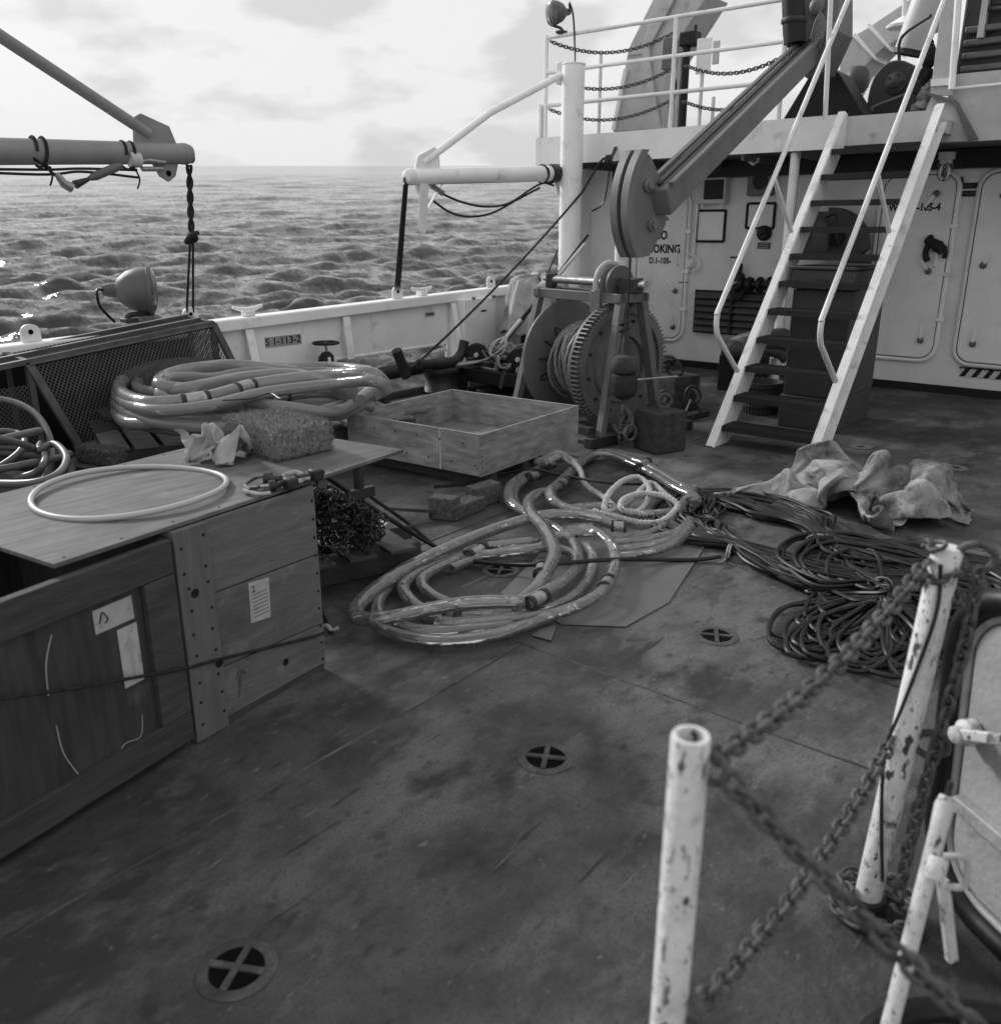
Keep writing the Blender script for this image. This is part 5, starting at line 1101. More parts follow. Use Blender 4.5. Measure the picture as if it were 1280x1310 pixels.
# ================================================================== EXPANDED METAL CAGE
def mesh_panel(o, ux, uy, cell=.031, strand=.0058, parent=None, name='expanded_mesh'):
    """diamond lattice of flat strands filling the panel o, o+ux, o+uy"""
    o, ux, uy = [np.asarray(q, float) for q in (o, ux, uy)]; lx, ly = np.linalg.norm(ux), np.linalg.norm(uy); ex, ey = ux / lx, uy / ly; nn = np.cross(ex, ey)
    a, b = cell, cell * .55; mb = MB(); vs = []; fs = []
    def seg(p, q):
        d = nrm(q - p); s = np.array([-d[1], d[0]]) * strand / 2
        c = [p - s, p + s, q + s, q - s]; k = len(vs)
        vs.extend([o + ex * z[0] + ey * z[1] + nn * .002 for z in c]); vs.extend([o + ex * z[0] + ey * z[1] - nn * .002 for z in c])
        fs.extend([(k, k + 1, k + 2, k + 3), (k + 7, k + 6, k + 5, k + 4), (k + 1, k + 5, k + 6, k + 2), (k + 4, k, k + 3, k + 7)])
    nx, ny = int(lx / a) + 1, int(ly / b) + 1
    for i in range(nx):
        for j in range(ny):
            c = np.array([i * a + (a / 2 if j % 2 else 0), j * b])
            for sx in (-1, 1):
                q = c + np.array([sx * a / 2, b])
                if 0 <= c[0] <= lx and 0 <= q[0] <= lx and q[1] <= ly: seg(c, q)
    return obj(name, mb.add(vs, fs), 'meshmetal', parent, smooth=False, kind='stuff')
CT = lambda y: .80 + .1 * (y - 2.6)                    # top edge follows the sheer
t = thing('mesh_cage', (-6.35, 2.4, 0), 'dark expanded-metal cage along the bulwark with its front flap propped open', 'cage')
ya, yb_ = 2.56, 4.0
h0, h1 = V(-6.2, ya, CT(ya)), V(-6.2, yb_, CT(yb_))
l0, l1 = V(-6.06, ya + .20, .19), V(-6.05, yb_ + .19, .33)
flap = mesh_panel(h0, h1 - h0, l0 - h0, parent=t, name='flap_mesh')
for a, b in ((h0, h1), (l0, l1), (h0, l0), (h1, l1)): obj('flap_frame', MB().bar(a, b, .055, .03, (1, 0, .6)), 'meshmetal', t, smooth=False, bevel=.003)
mesh_panel(V(-6.2, .2, CT(.2)), V(0, yb_ - .2, CT(yb_) - CT(.2)), V(-.36, 0, .03), parent=t, name='top_mesh')
mesh_panel(V(-6.2, .2, .05), V(0, ya - .2, 0), V(0, 0, CT(1.4) - .08), parent=t, name='front_mesh')
mesh_panel(V(-6.55, yb_, .05), V(.35, 0, 0), V(0, 0, CT(yb_) - .05), parent=t, name='end_mesh')
for y in (.2, ya, yb_):
    obj('frame_post', MB().bar(V(-6.2, y, .002), V(-6.2, y, CT(y)), .04, .04), 'meshmetal', t); obj('frame_post', MB().bar(V(-6.55, y, .002), V(-6.55, y, CT(y) + .02), .04, .04), 'meshmetal', t)
    obj('cross_bar', MB().bar(V(-6.2, y, CT(y)), V(-6.56, y, CT(y) + .03), .04, .03), 'meshmetal', t)
for x, dz in ((-6.2, .008), (-6.38, .022), (-6.56, .038)): obj('top_bar', MB().bar(V(x, .2, CT(.2) + dz), V(x, yb_, CT(yb_) + dz), .04, .035), 'meshmetal', t, smooth=False)
obj('back_sheet', MB().box((-6.545, .2, .05), (-6.535, yb_, .80)), 'black', t, smooth=False)

# grey hose coil by the cage
t = thing('hose_coil', (-5.6, 1.95, 0), 'loosely coiled grey rubber hose behind the plywood bench', 'hose')
obj('support_box', MB().box((-6.05, 1.35, .002), (-5.15, 2.25, .14)), 'darkplank', t, bevel=.01)
for i in range(9):
    cx, cy, rr = -5.62 + RNG.normal() * .05, 1.95 + RNG.normal() * .05, .46 + RNG.normal() * .06
    a = np.linspace(0, 2 * math.pi, 60)[:-1]; w = noise1(59, 2) * .03
    tl = V(RNG.normal() * .045, RNG.normal() * .045, 0)
    pts = np.stack([cx + (rr + w) * np.cos(a), cy + (rr * .85 + w) * np.sin(a), .18 + .035 * i + (tl[0] * np.cos(a) + tl[1] * np.sin(a)) * (1 + .2 * i)], 1); pts[:, 2] = np.maximum(pts[:, 2], .165)
    obj('hose_turn', MB().tube(pts, .021, 10, closed=True), 'hose', t)
obj('hose_loop', MB().tube(spline([P(-20, 618, .40), P(40, 618, .44), P(75, 606, .46), P(85, 585, .46), P(70, 568, .46), P(50, 575, .44), P(55, 566, .40), P(57, 590, .42), P(45, 605, .36), P(20, 612, .32)], 8), .021, 10), 'hose', t)

# ================================================================== WINCH
wr = math.radians(-13); wu = V(math.cos(wr), math.sin(wr), 0); wv = V(-math.sin(wr), math.cos(wr), 0); wc = V(-4.17, 6.36, 0)
WP = lambda u, v, z: wc + wu * u + wv * v + V(0, 0, z)
t = thing('winch', wc, 'grey winch with toothed flange and wire-filled drum in an open steel frame', 'winch')
zc, R = .57, .50
obj('drum_flange', MB().lathe([(R * .97, 0), (R, .006), (R, .022), (R * .97, .028)], WP(-.36, 0, zc), wu, 56), 'greypaint', t)
obj('gear_flange', MB().lathe([(R * .965, 0), (R * .965, .085), (R * .86, .087), (R * .86, .06), (R * .62, .055), (R * .60, .075), (R * .50, .078), (R * .48, .05), (.10, .05), (.10, .12), (.05, .13)], WP(.27, 0, zc), wu, 64), 'greypaint', t)
obj('flange_ring', MB().lathe([(R * .96, -.03), (R * 1.03, -.028), (R * 1.03, .0), (R * .96, .002)], WP(.27, 0, zc), wu, 64), 'greypaint', t)
nt_ = 84; th = MB(); k0 = 2 * math.pi / nt_
tooth = MB().hexa([(-.04, R * .95, -.0085), (.04, R * .95, -.0085), (.04, R * .95, .0085), (-.04, R * .95, .0085), (-.04, R * 1.045, -.006), (.04, R * 1.045, -.006), (.04, R * 1.045, .006), (-.04, R * 1.045, .006)])
tm = mesh_from(tooth, 'gear_tooth', 0, False); tm.materials.append(M['greypaint'])
gc = WP(.315, 0, zc)
for k in range(nt_):
    a = k * k0; y = wv * math.cos(a) + V(0, 0, 1) * math.sin(a); z = np.cross(wu, y)
    o = bpy.data.objects.new('gear_tooth', tm); link(o, t); Mx = np.eye(4); Mx[:3, 0] = wu; Mx[:3, 1] = y; Mx[:3, 2] = z; Mx[:3, 3] = gc - ORG[t.name]; o.matrix_local = Matrix(Mx.tolist())
for k in range(12): a = k * math.pi / 6 + .2; p = WP(.332, 0, zc) + (wv * math.cos(a) + V(0, 0, 1) * math.sin(a)) * R * .75; obj('flange_bolt', MB().cyl(p, p + wu * .016, .014, 6), 'darksteel', t)
obj('drum', MB().lathe([(.2, 0), (.2, .61)], WP(-.33, 0, zc), wu, 24), 'darksteel', t)
mb = MB(); pts = []
for layer in range(4):
    a = np.linspace(0, 2 * math.pi * 11, 11 * 22); uu = np.linspace(-.20, .22, len(a)) if layer % 2 == 0 else np.linspace(.22, -.20, len(a))
    rr = .225 + .026 * layer + .05 * np.clip((uu + .25) / .4, 0, 1) + .008 * np.sin(a * 1.7 + layer) + .012 * noise1(len(a), 8)
    uu = uu + .02 * np.sin(a * .63 + layer * 2)
    pts.append(wc + wu * uu[:, None] + (wv * np.cos(a)[:, None] + V(0, 0, 1) * np.sin(a)[:, None]) * rr[:, None] + V(0, 0, zc))
for q_ in pts: mb.tube(q_, .0125, 6)
for k in range(10):
    a = np.linspace(0, 2 * math.pi, 30) + RNG.random() * 6; rr = .335 + .012 * np.sin(2 * a + k) + RNG.normal() * .006; uu = RNG.uniform(-.14, .18) + .10 * np.sin(a + k)
    mb.tube(wc + wu * uu[:, None] + (wv * np.cos(a)[:, None] + V(0, 0, 1) * np.sin(a)[:, None]) * rr[:, None] + V(0, 0, zc), .0125, 6)
obj('wound_wire', mb, 'wirecable', t, kind='stuff')
for k in range(4): a = 2.2 + k * .45; c = WP(-.26, 0, zc) + (wv * math.cos(a) + V(0, 0, 1) * math.sin(a)) * (.26 + .02 * k); obj('loose_turn', MB().tube([c + wu * .05 * math.cos(s) + (wv * math.cos(a) + V(0, 0, 1) * math.sin(a)) * .08 * math.sin(s) for s in np.linspace(0, 5.5, 20)], .006, 5), 'rubber', t)
# frame: an A of legs at each side, top bars, shaft and small sheave
for u in (-.52, .47):
    du = 0 if u < 0 else .12
    obj('leg', MB().bar(WP(u + du, -.47, .04), WP(u, -.18, 1.10), .06, .065, tuple(wu)), 'greypaint', t, bevel=.005)
    obj('leg', MB().bar(WP(u + du * .5, .27, .04), WP(u, .06, 1.10), .06, .085, tuple(wu)), 'greypaint', t, bevel=.005)
    obj('side_beam', MB().bar(WP(u, -.225, 1.13), WP(u, .11, 1.13), .07, .07), 'greypaint', t, bevel=.005)
    obj('base_beam', MB().bar(WP(u + du, -.60, .042), WP(u + du, .60, .042), .09, .08), 'darksteel', t, bevel=.005)
for v in (-.18, .06): obj('top_bar', MB().bar(WP(-.555, v, 1.125 + .001), WP(.505, v, 1.126), .06, .078), 'greypaint', t, bevel=.005)
obj('base_beam', MB().bar(WP(-.5, -.52, .12), WP(.55, -.52, .12), .07, .06), 'darksteel', t, bevel=.005)
sz = 1.235
obj('guide_shaft', MB().tube([WP(-.60, -.06, sz), WP(-.5, -.06, sz), WP(-.499, -.06, sz), WP(.62, -.06, sz)], [.018, .018, .032, .032], 14), 'steel', t)
for u in (-.5, .52): obj('bearing', MB().box(WP(u, -.06, sz) - V(.04, .04, .07), WP(u, -.06, sz) + V(.04, .04, .05)), 'darksteel', t, bevel=.01)
obj('guide_sheave', MB().lathe([(.15, -.045), (.15, -.02), (.12, 0), (.15, .02), (.15, .045)], WP(.30, -.06, sz - .01), wu, 30), 'greypaint', t)
obj('sheave_guard', MB().tube([WP(.22, -.06 + .155 * math.cos(a), sz + .155 * math.sin(a)) for a in np.linspace(-.1, math.pi + .3, 22)], .024, 10), 'lightgrey', t)
obj('guard_plate', MB().obox(WP(.17, -.225, 1.0), wu * .11, wv * .03, V(0, 0, .18)), 'greypaint', t, bevel=.006)
obj('bearing_block', MB().box(WP(.43, -.06, sz) - V(.06, .06, .09), WP(.43, -.06, sz) + V(.06, .06, .05)), 'darksteel', t, bevel=.015)

# float / swivel weight hung on the crane wire, lashed to the winch frame
hp = V(w0[0] - .005, w0[1], 0)
t = thing('hook_weight', hp + V(0, 0, .1), 'pitted steel overhaul weight with hook and chain hanging on the crane wire', 'weight')
obj('upper_ball', MB().lathe([(.03, .30), (.085, .28), (.102, .25), (.106, .20), (.095, .165), (.08, .155)], hp + V(0, 0, .44), n=24), 'concrete', t)
obj('lower_ball', MB().lathe([(.08, .15), (.103, .14), (.103, .02), (.085, -.02), (.05, -.04), (.03, -.05)], hp + V(0, 0, .44), n=24), 'darksteel', t)
obj('socket', MB().lathe([(.012, .22), (.02, .16), (.03, .06), (.03, 0)], hp + V(0, 0, .74), n=12), 'darksteel', t)
obj('hook', MB().tube(spline([hp + V(0, 0, .40), hp + V(.02, .02, .30), hp + V(.07, .03, .22), hp + V(.06, .0, .14), hp + V(-.02, -.02, .13), hp + V(-.06, -.03, .19)], 6), .02, 8), 'chain', t)
for k in range(5): obj('chain_link', link_mesh('l', .13, .08, .014, 6, 12).xf(frame_mat(hp + V(.01 * (k % 2), .02, .24 - .048 * k + .05), V(.1, .1, 1), k * 1.5)), 'chain', t)
obj('lashing', MB().tube([hp + V(.03 * math.cos(a) - .02, .05 * math.sin(a), .88 + .008 * a) for a in np.linspace(0, 14, 50)], .010, 6), 'darkrope', t)
obj('tie_wire', MB().cyl(hp + V(.10, .02, .55), hp + V(.32, .25, .57), .008, 6), 'steel', t)

# sinker blocks with ring bolts
def sinker(o, ax, ay, h, label, rings):
    o, ax, ay = [np.asarray(q, float) for q in (o, ax, ay)]
    t = thing('sinker_block', o + (ax + ay) / 2, label, 'block', 'square sinker blocks with ring bolts by the winch')
    obj('body', MB().obox(o + V(0, 0, .002), ax, ay, (0, 0, h)), 'concrete', t, smooth=False, bevel=.012)
    for (p, nn) in rings:
        p = np.asarray(p, float); nn = nrm(nn); s = nrm(np.cross(nn, (0, 0, 1) if abs(nn[2]) < .9 else (.6, 1, 0))); r_ = obj('ring_bolt', MB().tube([p + nn * (.055 + .055 * math.cos(a)) + np.cross(s, nn) * .0 + nrm(np.cross(nn, s)) * .06 * math.sin(a) for a in np.arange(18) * math.pi / 9], .014, 8, closed=True), 'chain', t)
    return t
f0 = V(-3.47, 5.90, 0); f1 = V(-3.20, 5.79, 0); fx = f1 - f0; fy = V(.10, .28, 0)
sinker(f0, fx, fy, .315, 'dark square sinker block with two ring bolts in front of the winch', [(f0 + fx * .12 + V(0, -.01, .13), (-.35, -.93, .1)), (f0 + fx * .3 + fy * .75 + V(0, 0, .312), (0, 0, 1))])
g_o = V(-4.20, 7.45, 0); sinker(g_o, V(.30, -.10, 0), V(.10, .30, 0), .33, 'dark square sinker block with ring bolts behind the winch', [(g_o + V(.05, .1, .33), (0, 0, 1)), (g_o + V(.2, -.07, .14), (-.3, -.95, 0)), (g_o + V(.36, .05, .15), (.9, -.2, 0))])
t = thing('chain_stopper', P(893, 530), 'small dark ring and wedge fitting on deck beside the rear sinker block', 'fitting')
obj('base', MB().bar(P(872, 534, .03), P(902, 528, .03), .10, .05), 'darksteel', t, bevel=.008)
obj('ring', MB().tube([P(886, 505, .2) + V(.06 * math.cos(a), .03 * math.cos(a), .08 * math.sin(a)) for a in np.arange(16) * .3927], .013, 8, closed=True), 'darksteel', t)
obj('strut', MB().cyl(P(884, 512, .16), P(876, 530, .05), .014, 8), 'darksteel', t); obj('strut', MB().cyl(P(888, 512, .16), P(896, 528, .05), .014, 8), 'darksteel', t)
t = thing('shackle', (-3.95, 7.42, .34), 'rusty shackle and rope tail on top of the rear sinker block', 'shackle')
c = V(-4.10, 7.52, .37)
obj('bow', MB().tube([c + V(.09 * math.cos(a), .05 * math.cos(a), .04 + .09 * abs(math.sin(a)) - (.03 if math.sin(a) < 0 else 0)) for a in np.arange(18) * .349], .016, 8, closed=True), 'chain', t)
obj('rope_tail', MB().tube(spline([c, c + V(.1, .0, .10), c + V(.2, -.05, .0), c + V(.12, -.08, -.05), c + V(.0, -.06, .04)], 6), .012, 6), 'darkrope', t)

# gear heap, poles and draped sheet behind the winch
t = thing('deck_cart', P(640, 500), 'low dark trolley with small wheels heaped with net against the bulwark', 'cart')
cc = V(-5.75, 7.25, 0)
obj('platform', MB().box(cc + V(-.55, -.35, .12), cc + V(.75, .35, .26)), 'black', t, bevel=.01)
for (dx, dy) in ((-.45, -.36), (.45, -.36), (-.45, .36), (.45, .36)): obj('wheel', MB().lathe([(.05, -.025), (.1, -.02), (.1, .02), (.05, .025)], cc + V(dx, dy, .101), (0, 1, 0), 18), 'black', t)
for k in range(2): w_ = cc + V(-.30 + .55 * k, -.25, .40); obj('reel_wheel', MB().lathe([(.03, -.03), (.105, -.025), (.12, 0), (.105, .025), (.03, .03)], w_, (.5, -.8, 0), 20), 'black', t); obj('hub', MB().cyl(w_ - V(.03, -.05, 0), w_ + V(.03, -.05, 0), .025, 10), 'lightgrey', t)
obj('strap', MB().bar(cc + V(.1, -.353, .1), cc + V(.16, -.353, .28), .05, .006, (0, 1, 0)), 'locker', t); obj('strap', MB().bar(cc + V(.55, -.353, .1), cc + V(.6, -.353, .28), .05, .006, (0, 1, 0)), 'locker', t)
net = MB()
for k in range(60):
    p = cc + V(RNG.uniform(-.35, .45), RNG.uniform(-.25, .25), .27 + .16 * RNG.random()); q_ = spline([p + RNG.normal(size=3) * (.09, .09, .045) for _ in range(5)], 5); q_[:, 2] = np.maximum(q_[:, 2], .275); net.tube(q_, .013, 5)
obj('net_heap', net, 'canvas', t, kind='stuff')
obj('shovel_blade', MB().tube(spline([cc + V(-.2, -.3, .34), cc + V(-.5, -.45, .28), cc + V(-.62, -.5, .275)], 4), [.02, .02, .03, .04, .05, .05, .05, .04, .02], 8), 'steel', t)
for k, (a, b, r_) in enumerate(((P(612, 482, .14), PY(752, 300, 8.3), .016), (PX(640, 440, -5.8), PX(748, 312, -5.5), .02))):
    tt = thing('pole', a, ['slim boat-hook pole leaning behind the winch', 'thick pale pole with a wire basket end leaning behind the winch'][k], 'pole')
    obj('shaft', MB().cyl(a, b, r_, 10), ['rubber', 'lightgrey'][k], tt)
    d = nrm(b - a)
    if k == 1:
        obj('sleeve', MB().cyl(a + d * .35, a + d * .75, .024, 10), 'black', tt)
        for s in np.arange(5) * 1.2566:
            e1 = nrm(np.cross(d, (0, 0, 1))); e2 = np.cross(d, e1); w_ = e1 * math.cos(s) + e2 * math.sin(s)
            obj('basket_wire', MB().tube(spline([a + d * .12, a + w_ * .07, a - d * .10 + w_ * .06, a - d * .17], 5), .007, 6), 'lightgrey', tt)
bc = P(690, 470); bc = V(-5.98, 7.98, 0)
t = thing('covered_drum', bc, 'tall drum draped with stained pale canvas beside the king post', 'canvas cover')
obj('drum', MB().cyl(bc + V(0, 0, .002), bc + V(0, 0, .78), .2, 20), 'black', t)
a_ = np.linspace(0, 2 * math.pi, 97); h_ = np.linspace(0, 1, 40); A_, H_ = np.meshgrid(a_, h_, indexing='ij')
fo = pnoise(2.2 * np.cos(A_) + 5, 2.2 * np.sin(A_) + 1.5 * H_, 31) + .5 * pnoise(5 * np.cos(A_), 5 * np.sin(A_) + 2 * H_, 32)
rad = .02 + .42 * H_ ** .45 + .12 * fo * H_ + .05 * np.cos(2 * A_ + 1) * H_
zz = 1.14 - .20 * H_ ** 2 - .62 * np.clip(H_ - .42, 0, 1) ** .9 + .06 * pnoise(3 * np.cos(A_), 3 * np.sin(A_), 33) + .03 * fo
rad[-1] = rad[0]; zz[-1] = zz[0]
obj('canvas_cover', MB().grid(np.stack([bc[0] + rad * np.cos(A_), bc[1] + rad * np.sin(A_), zz], -1)), 'canvas2', t, smooth='all', solid=.004)

# ================================================================== CLEAR TUBING ON DECK
t = thing('tubing_coil', P(620, 740), 'long loops of clear oil-filled plastic tubing coiled on the open deck', 'tubing')
RT = .030
def Z2(x, y): return (420 + x / 2.56, 540 + y / 2.56)          # read from an enlarged view of the photograph
TUBES = []
def tubing(pts, zs, r=RT, mat='clear', name='tube', amp=.03):
    q_ = [P(*Z2(*p), z) for p, z in zip(pts, zs if hasattr(zs, '__len__') else [zs] * len(pts))]
    pt = resample(spline(q_, 12), .02); pt[:, 2] = np.maximum(pt[:, 2], r * .9)
    obj(name, MB().tube(pt, r * (1.06 + amp * noise1(len(pt), 6)), 16, flat=.76), mat, t); TUBES.append(pt); return pt
def fitting(x0, y0, x1, y1, z, r=RT):
    a = P(*Z2(x0, y0), z); b = P(*Z2(x1, y1), z); d = b - a
    for s in (0, .82): obj('clamp_ring', MB().tube([a + d * s, a + d * (s + .18)], r * 1.12, 14), 'darksteel', t)
    obj('coupling', MB().tube([a, b], r * .93, 14), 'steel', t)
tubing([(945, 338), (870, 312), (780, 302), (690, 308), (560, 345), (420, 400), (280, 465), (170, 535), (105, 590), (88, 625), (120, 645), (220, 636), (340, 610), (460, 592), (580, 588), (640, 586)], [.10] * 6 + [.08, .07, .06, .06, .08, .10, .11, .11, .11, .11], .038)
tubing([(640, 588), (700, 560), (760, 525), (805, 485), (815, 450), (790, 425), (720, 412), (600, 420), (500, 440), (400, 480)], [.1, .1, .09, .07, .06, .05, .05, .05, .045, .045])
tubing([(600, 662), (470, 676), (330, 684), (225, 668), (168, 640), (160, 605), (175, 565), (230, 510), (330, 455), (470, 410), (600, 395), (690, 385), (780, 350), (860, 340)], .04)
tubing([(540, 632), (430, 640), (330, 622), (275, 590), (245, 545), (265, 510), (330, 470), (440, 440), (560, 430), (690, 410), (760, 370), (860, 360)], [.035, .035, .04, .05, .05, .05, .05, .05, .06, .07, .08, .08])
tubing([(830, 345), (880, 360), (925, 400), (938, 450), (925, 510), (890, 560), (810, 605), (720, 630), (600, 640), (480, 655), (380, 655), (310, 635)], [.09, .09, .08, .07, .07, .07, .06, .05, .05, .05, .045, .045])
tubing([(160, 665), (220, 695), (330, 715), (450, 712), (570, 690), (680, 650), (740, 630)], .045)
tubing([(600, 618), (480, 615), (385, 590), (325, 555), (305, 525), (325, 495), (390, 460), (450, 435)], .045)
tubing([(720, 225), (680, 235), (655, 260), (665, 300), (705, 345), (735, 400), (738, 440), (715, 490), (690, 530), (660, 560), (600, 600)], [.09, .1, .11, .12, .12, .11, .10, .09, .08, .07, .05], .033)
tubing([(735, 140), (690, 155), (630, 180), (595, 215), (595, 255), (625, 285), (660, 300)], [.05, .05, .06, .07, .07, .06, .05], .035)
tubing([(840, 110), (800, 155), (760, 195), (728, 225), (735, 255), (775, 280), (860, 300), (960, 310)], [.07, .08, .09, .1, .09, .07, .06, .05], .034)
for k in range(4):
    tubing([(800 + 8 * k, 165 - 10 * k), (840 + 6 * k, 120 - 4 * k), (900 + 6 * k, 98 + 3 * k), (980, 108 + 7 * k), (1060, 140 + 9 * k), (1130, 180 + 10 * k), (1175 + 8 * k, 215 + 10 * k), (1180 + 6 * k, 250 + 6 * k)], .045 + .028 * (k % 2), .031)
for k in range(3):
    tubing([(930, 395 + 22 * k), (1010, 388 + 22 * k), (1090, 375 + 20 * k), (1150, 355 + 15 * k), (1185, 320 + 12 * k)], .043, .028)
tubing([(780, 285), (880, 275), (960, 285), (1050, 300), (1130, 290), (1170, 255), (1200, 215)], .05, .031)
LOOPS = [([(820, 140), (880, 108), (960, 112), (1050, 150), (1120, 195), (1165, 245), (1150, 300), (1080, 350), (1000, 380), (930, 400)], .035),
         ([(640, 190), (610, 220), (612, 262), (650, 300), (720, 330), (790, 380), (815, 440), (790, 500), (730, 560), (660, 600)], .06),
         ([(350, 655), (470, 660), (600, 640), (700, 612), (800, 570), (850, 510), (865, 440), (840, 400)], .035)]
for q_, z_ in LOOPS: tubing(q_, z_, .026 + .004 * RNG.random(), 'clear', 'tube', .04)
for (a, b, c_, d_, z) in ((925, 340, 975, 342, .10), (455, 440, 510, 410, .06), (655, 595, 710, 565, .10), (900, 545, 918, 515, .07), (652, 182, 690, 172, .06), (1012, 150, 1045, 128, .08), (755, 210, 775, 192, .09), (700, 470, 690, 500, .085), (385, 630, 425, 640, .05)):
    fitting(a, b, c_, d_, z)
for k in range(14):                                # instrument wires slack inside the tubes
    tb = TUBES[k % 7]; n0_ = int(RNG.uniform(.1, .6) * len(tb)); q_ = tb[n0_:n0_ + 16].copy()
    if len(q_) > 6: q_ += np.stack([.018 * noise1(len(q_), 4), .018 * noise1(len(q_), 4), 0 * q_[:, 0]], 1) * .6; obj('inner_wire', MB().tube(q_, .0032, 5), 'rubber', t)
for k in range(5):
    q_ = resample(spline([P(684 + 3 * k, 592, .06 + .02 * k), P(702, 582 + 2 * k, .13 + .012 * k), P(716, 580 + k, .14), P(730, 585 + 2 * k, .12), P(740, 596 - k, .05)], 8), .02)
    obj('canvas_wrap', MB().tube(q_, .018 * np.clip(1 + .5 * noise1(len(q_), 7), .3, 2), 8), 'canvas', t)

# white rope
mb = MB(); RR = .019
rope3(mb, spline([P(*Z2(x, y), z) for x, y, z in ((800, 130, .14), (825, 160, .12), (835, 195, .08), (860, 220, .05), (900, 245, .03), (940, 285, .05), (905, 290, .09), (915, 240, .12), (960, 195, .13), (1010, 180, .12), (1045, 205, .1), (1048, 250, .08), (1010, 295, .06), (960, 285, .10), (965, 255, .11), (1020, 235, .12), (1090, 240, .12), (1140, 265, .10), (1135, 290, .07), (1090, 325, .05), (1030, 330, .04), (960, 315, .05), (900, 302, .08), (870, 290, .09))], 10), RR, .075)
rope3(mb, spline([P(*Z2(x, y), z) for x, y, z in ((930, 300, .03), (990, 255, .06), (1030, 215, .09), (1060, 200, .06), (1100, 235, .05), (1140, 270, .03), (1080, 300, .04), (1010, 300, .06))], 10), RR, .075)
obj('rope_coil', mb, 'rope', smooth='all', label='loose tangle of pale three-strand rope on the clear tubing', cat='rope')

# ================================================================== BLACK CABLE COILS
def cable_ring(ring, turns, r, spread, name, label, group, lift=.0, ties=()):
    """turns of cable following a ring of photo points; spread per point in metres"""
    base = np.array([P(x, y, r) for x, y, *_ in ring]); m = len(base); sp = np.array([q[2] for q in ring])
    tan = np.roll(base, -1, 0) - np.roll(base, 1, 0); tan /= np.linalg.norm(tan, axis=1)[:, None]; nn = np.stack([-tan[:, 1], tan[:, 0], 0 * tan[:, 0]], 1)
    t = thing(name, base.mean(0) * (1, 1, 0), label, 'cable', group); mb = MB()
    for k in range(turns):
        w = RNG.uniform(-1, 1) + .45 * RNG.normal(size=m); w = (w + np.roll(w, 1)) / 2
        p = base + nn * (sp * w * spread)[:, None]; hgt = r * 2 * (k / turns) * lift / .05
        p[:, 2] = r + hgt * (.35 + .65 * (1 - sp / sp.max() * .6)) + np.abs(RNG.normal(size=m)) * .012
        mb.tube(resample(spline(p, 8, True), .035), r, 7, closed=False)
    obj('cable_turns', mb, 'rubber', t, kind='stuff')
    for (x, y, z, rr, ang) in ties:
        c = P(x, y, z); a = np.linspace(0, 4 * math.pi, 40); d = V(math.cos(ang), math.sin(ang), 0)
        obj('tie_cord', MB().tube(np.stack([c[0] + d[0] * rr * np.cos(a) + .012 * a / 6 * -d[1], c[1] + d[1] * rr * np.cos(a) + .012 * a / 6 * d[0], np.maximum(.006, c[2] + rr * .55 * np.sin(a))], 1), .0055, 6), 'canvas', t)
        obj('tie_tail', MB().tube(spline([c + d * rr, c + d * (rr + .04) + V(0, 0, -.02), P(x - 8, y + 10, .008), P(x - 16, y + 14, .008)], 5), .005, 6), 'canvas', t)
    return t
r1 = [(878, 664, 1.1), (886, 648, 1), (908, 640, .9), (950, 646, .8), (990, 656, .8), (1030, 670, .6), (1048, 690, .25), (1080, 704, .6), (1130, 712, .9), (1190, 722, .9), (1250, 735, .9), (1305, 752, 1), (1318, 772, 1), (1275, 775, .9), (1190, 758, .9), (1100, 748, .9), (1030, 738, .8), (977, 720, .55), (938, 703, .2), (905, 690, .7), (884, 678, 1)]
cable_ring(r1, 56, .0105, .17, 'cable_coil', 'long tied coil of black cable stretching along deck past the canvas', 'coils of black cable on deck', .11, [(935, 706, .03, .06, 1.9), (1046, 692, .035, .06, .6)])
def cable_fan(tie, n, a0, a1, l0, l1, label):
    """loops gathered at a tie and fanning out over the deck like petals"""
    t = thing('cable_coil', P(*tie), label, 'cable', 'coils of black cable on deck'); mb = MB()
    for k in range(n):
        ph = math.radians(RNG.uniform(a0, a1)); L_ = RNG.uniform(l0, l1); w_ = RNG.uniform(.35, .75); lift = RNG.uniform(.0, .07)
        pt = []; ox, oy = RNG.normal() * 7, RNG.normal() * 5
        for (rr, aa) in ((.0, 0), (.45, -w_ * .9), (.85, -w_ * .8), (1.08, -w_ * .3), (1.1, w_ * .25), (.88, w_ * .8), (.45, w_ * .9)):
            x = tie[0] + ox * (1 + rr) + L_ * rr * math.cos(ph + aa) + RNG.normal() * 5 * rr; y = tie[1] + oy * (1 + rr) + L_ * .62 * rr * math.sin(ph + aa) + RNG.normal() * 4 * rr
            pt.append(P(x, y, .0115 + lift * (1 - .75 * rr) + abs(RNG.normal()) * .012 + (.03 if rr == 0 else 0)))
        mb.tube(resample(spline(pt, 9, True), .03), .0105, 7)
    obj('cable_turns', mb, 'rubber', t, kind='stuff')
    c = P(tie[0], tie[1], .06); obj('tie_cord', MB().tube([c + V(.035 * math.cos(a), .02 * math.cos(a), .03 * math.sin(a) - .01 + .004 * a) for a in np.linspace(0, 9, 30)], .005, 6), 'canvas', t)
cable_fan((1130, 762), 60, 5, 165, 60, 150, 'loose fan of black cable loops spilling in front of the long coil')
cable_fan((1128, 752), 12, 165, 255, 55, 105, 'few wide black cable loops standing open over the long coil')
r3 = [(1105, 764, .1), (1056, 758, .5), (1027, 728, .7), (1045, 703, .7), (1095, 704, .6), (1165, 722, .8), (1235, 745, .8), (1270, 780, .8), (1200, 790, .5), (1140, 772, .3)]
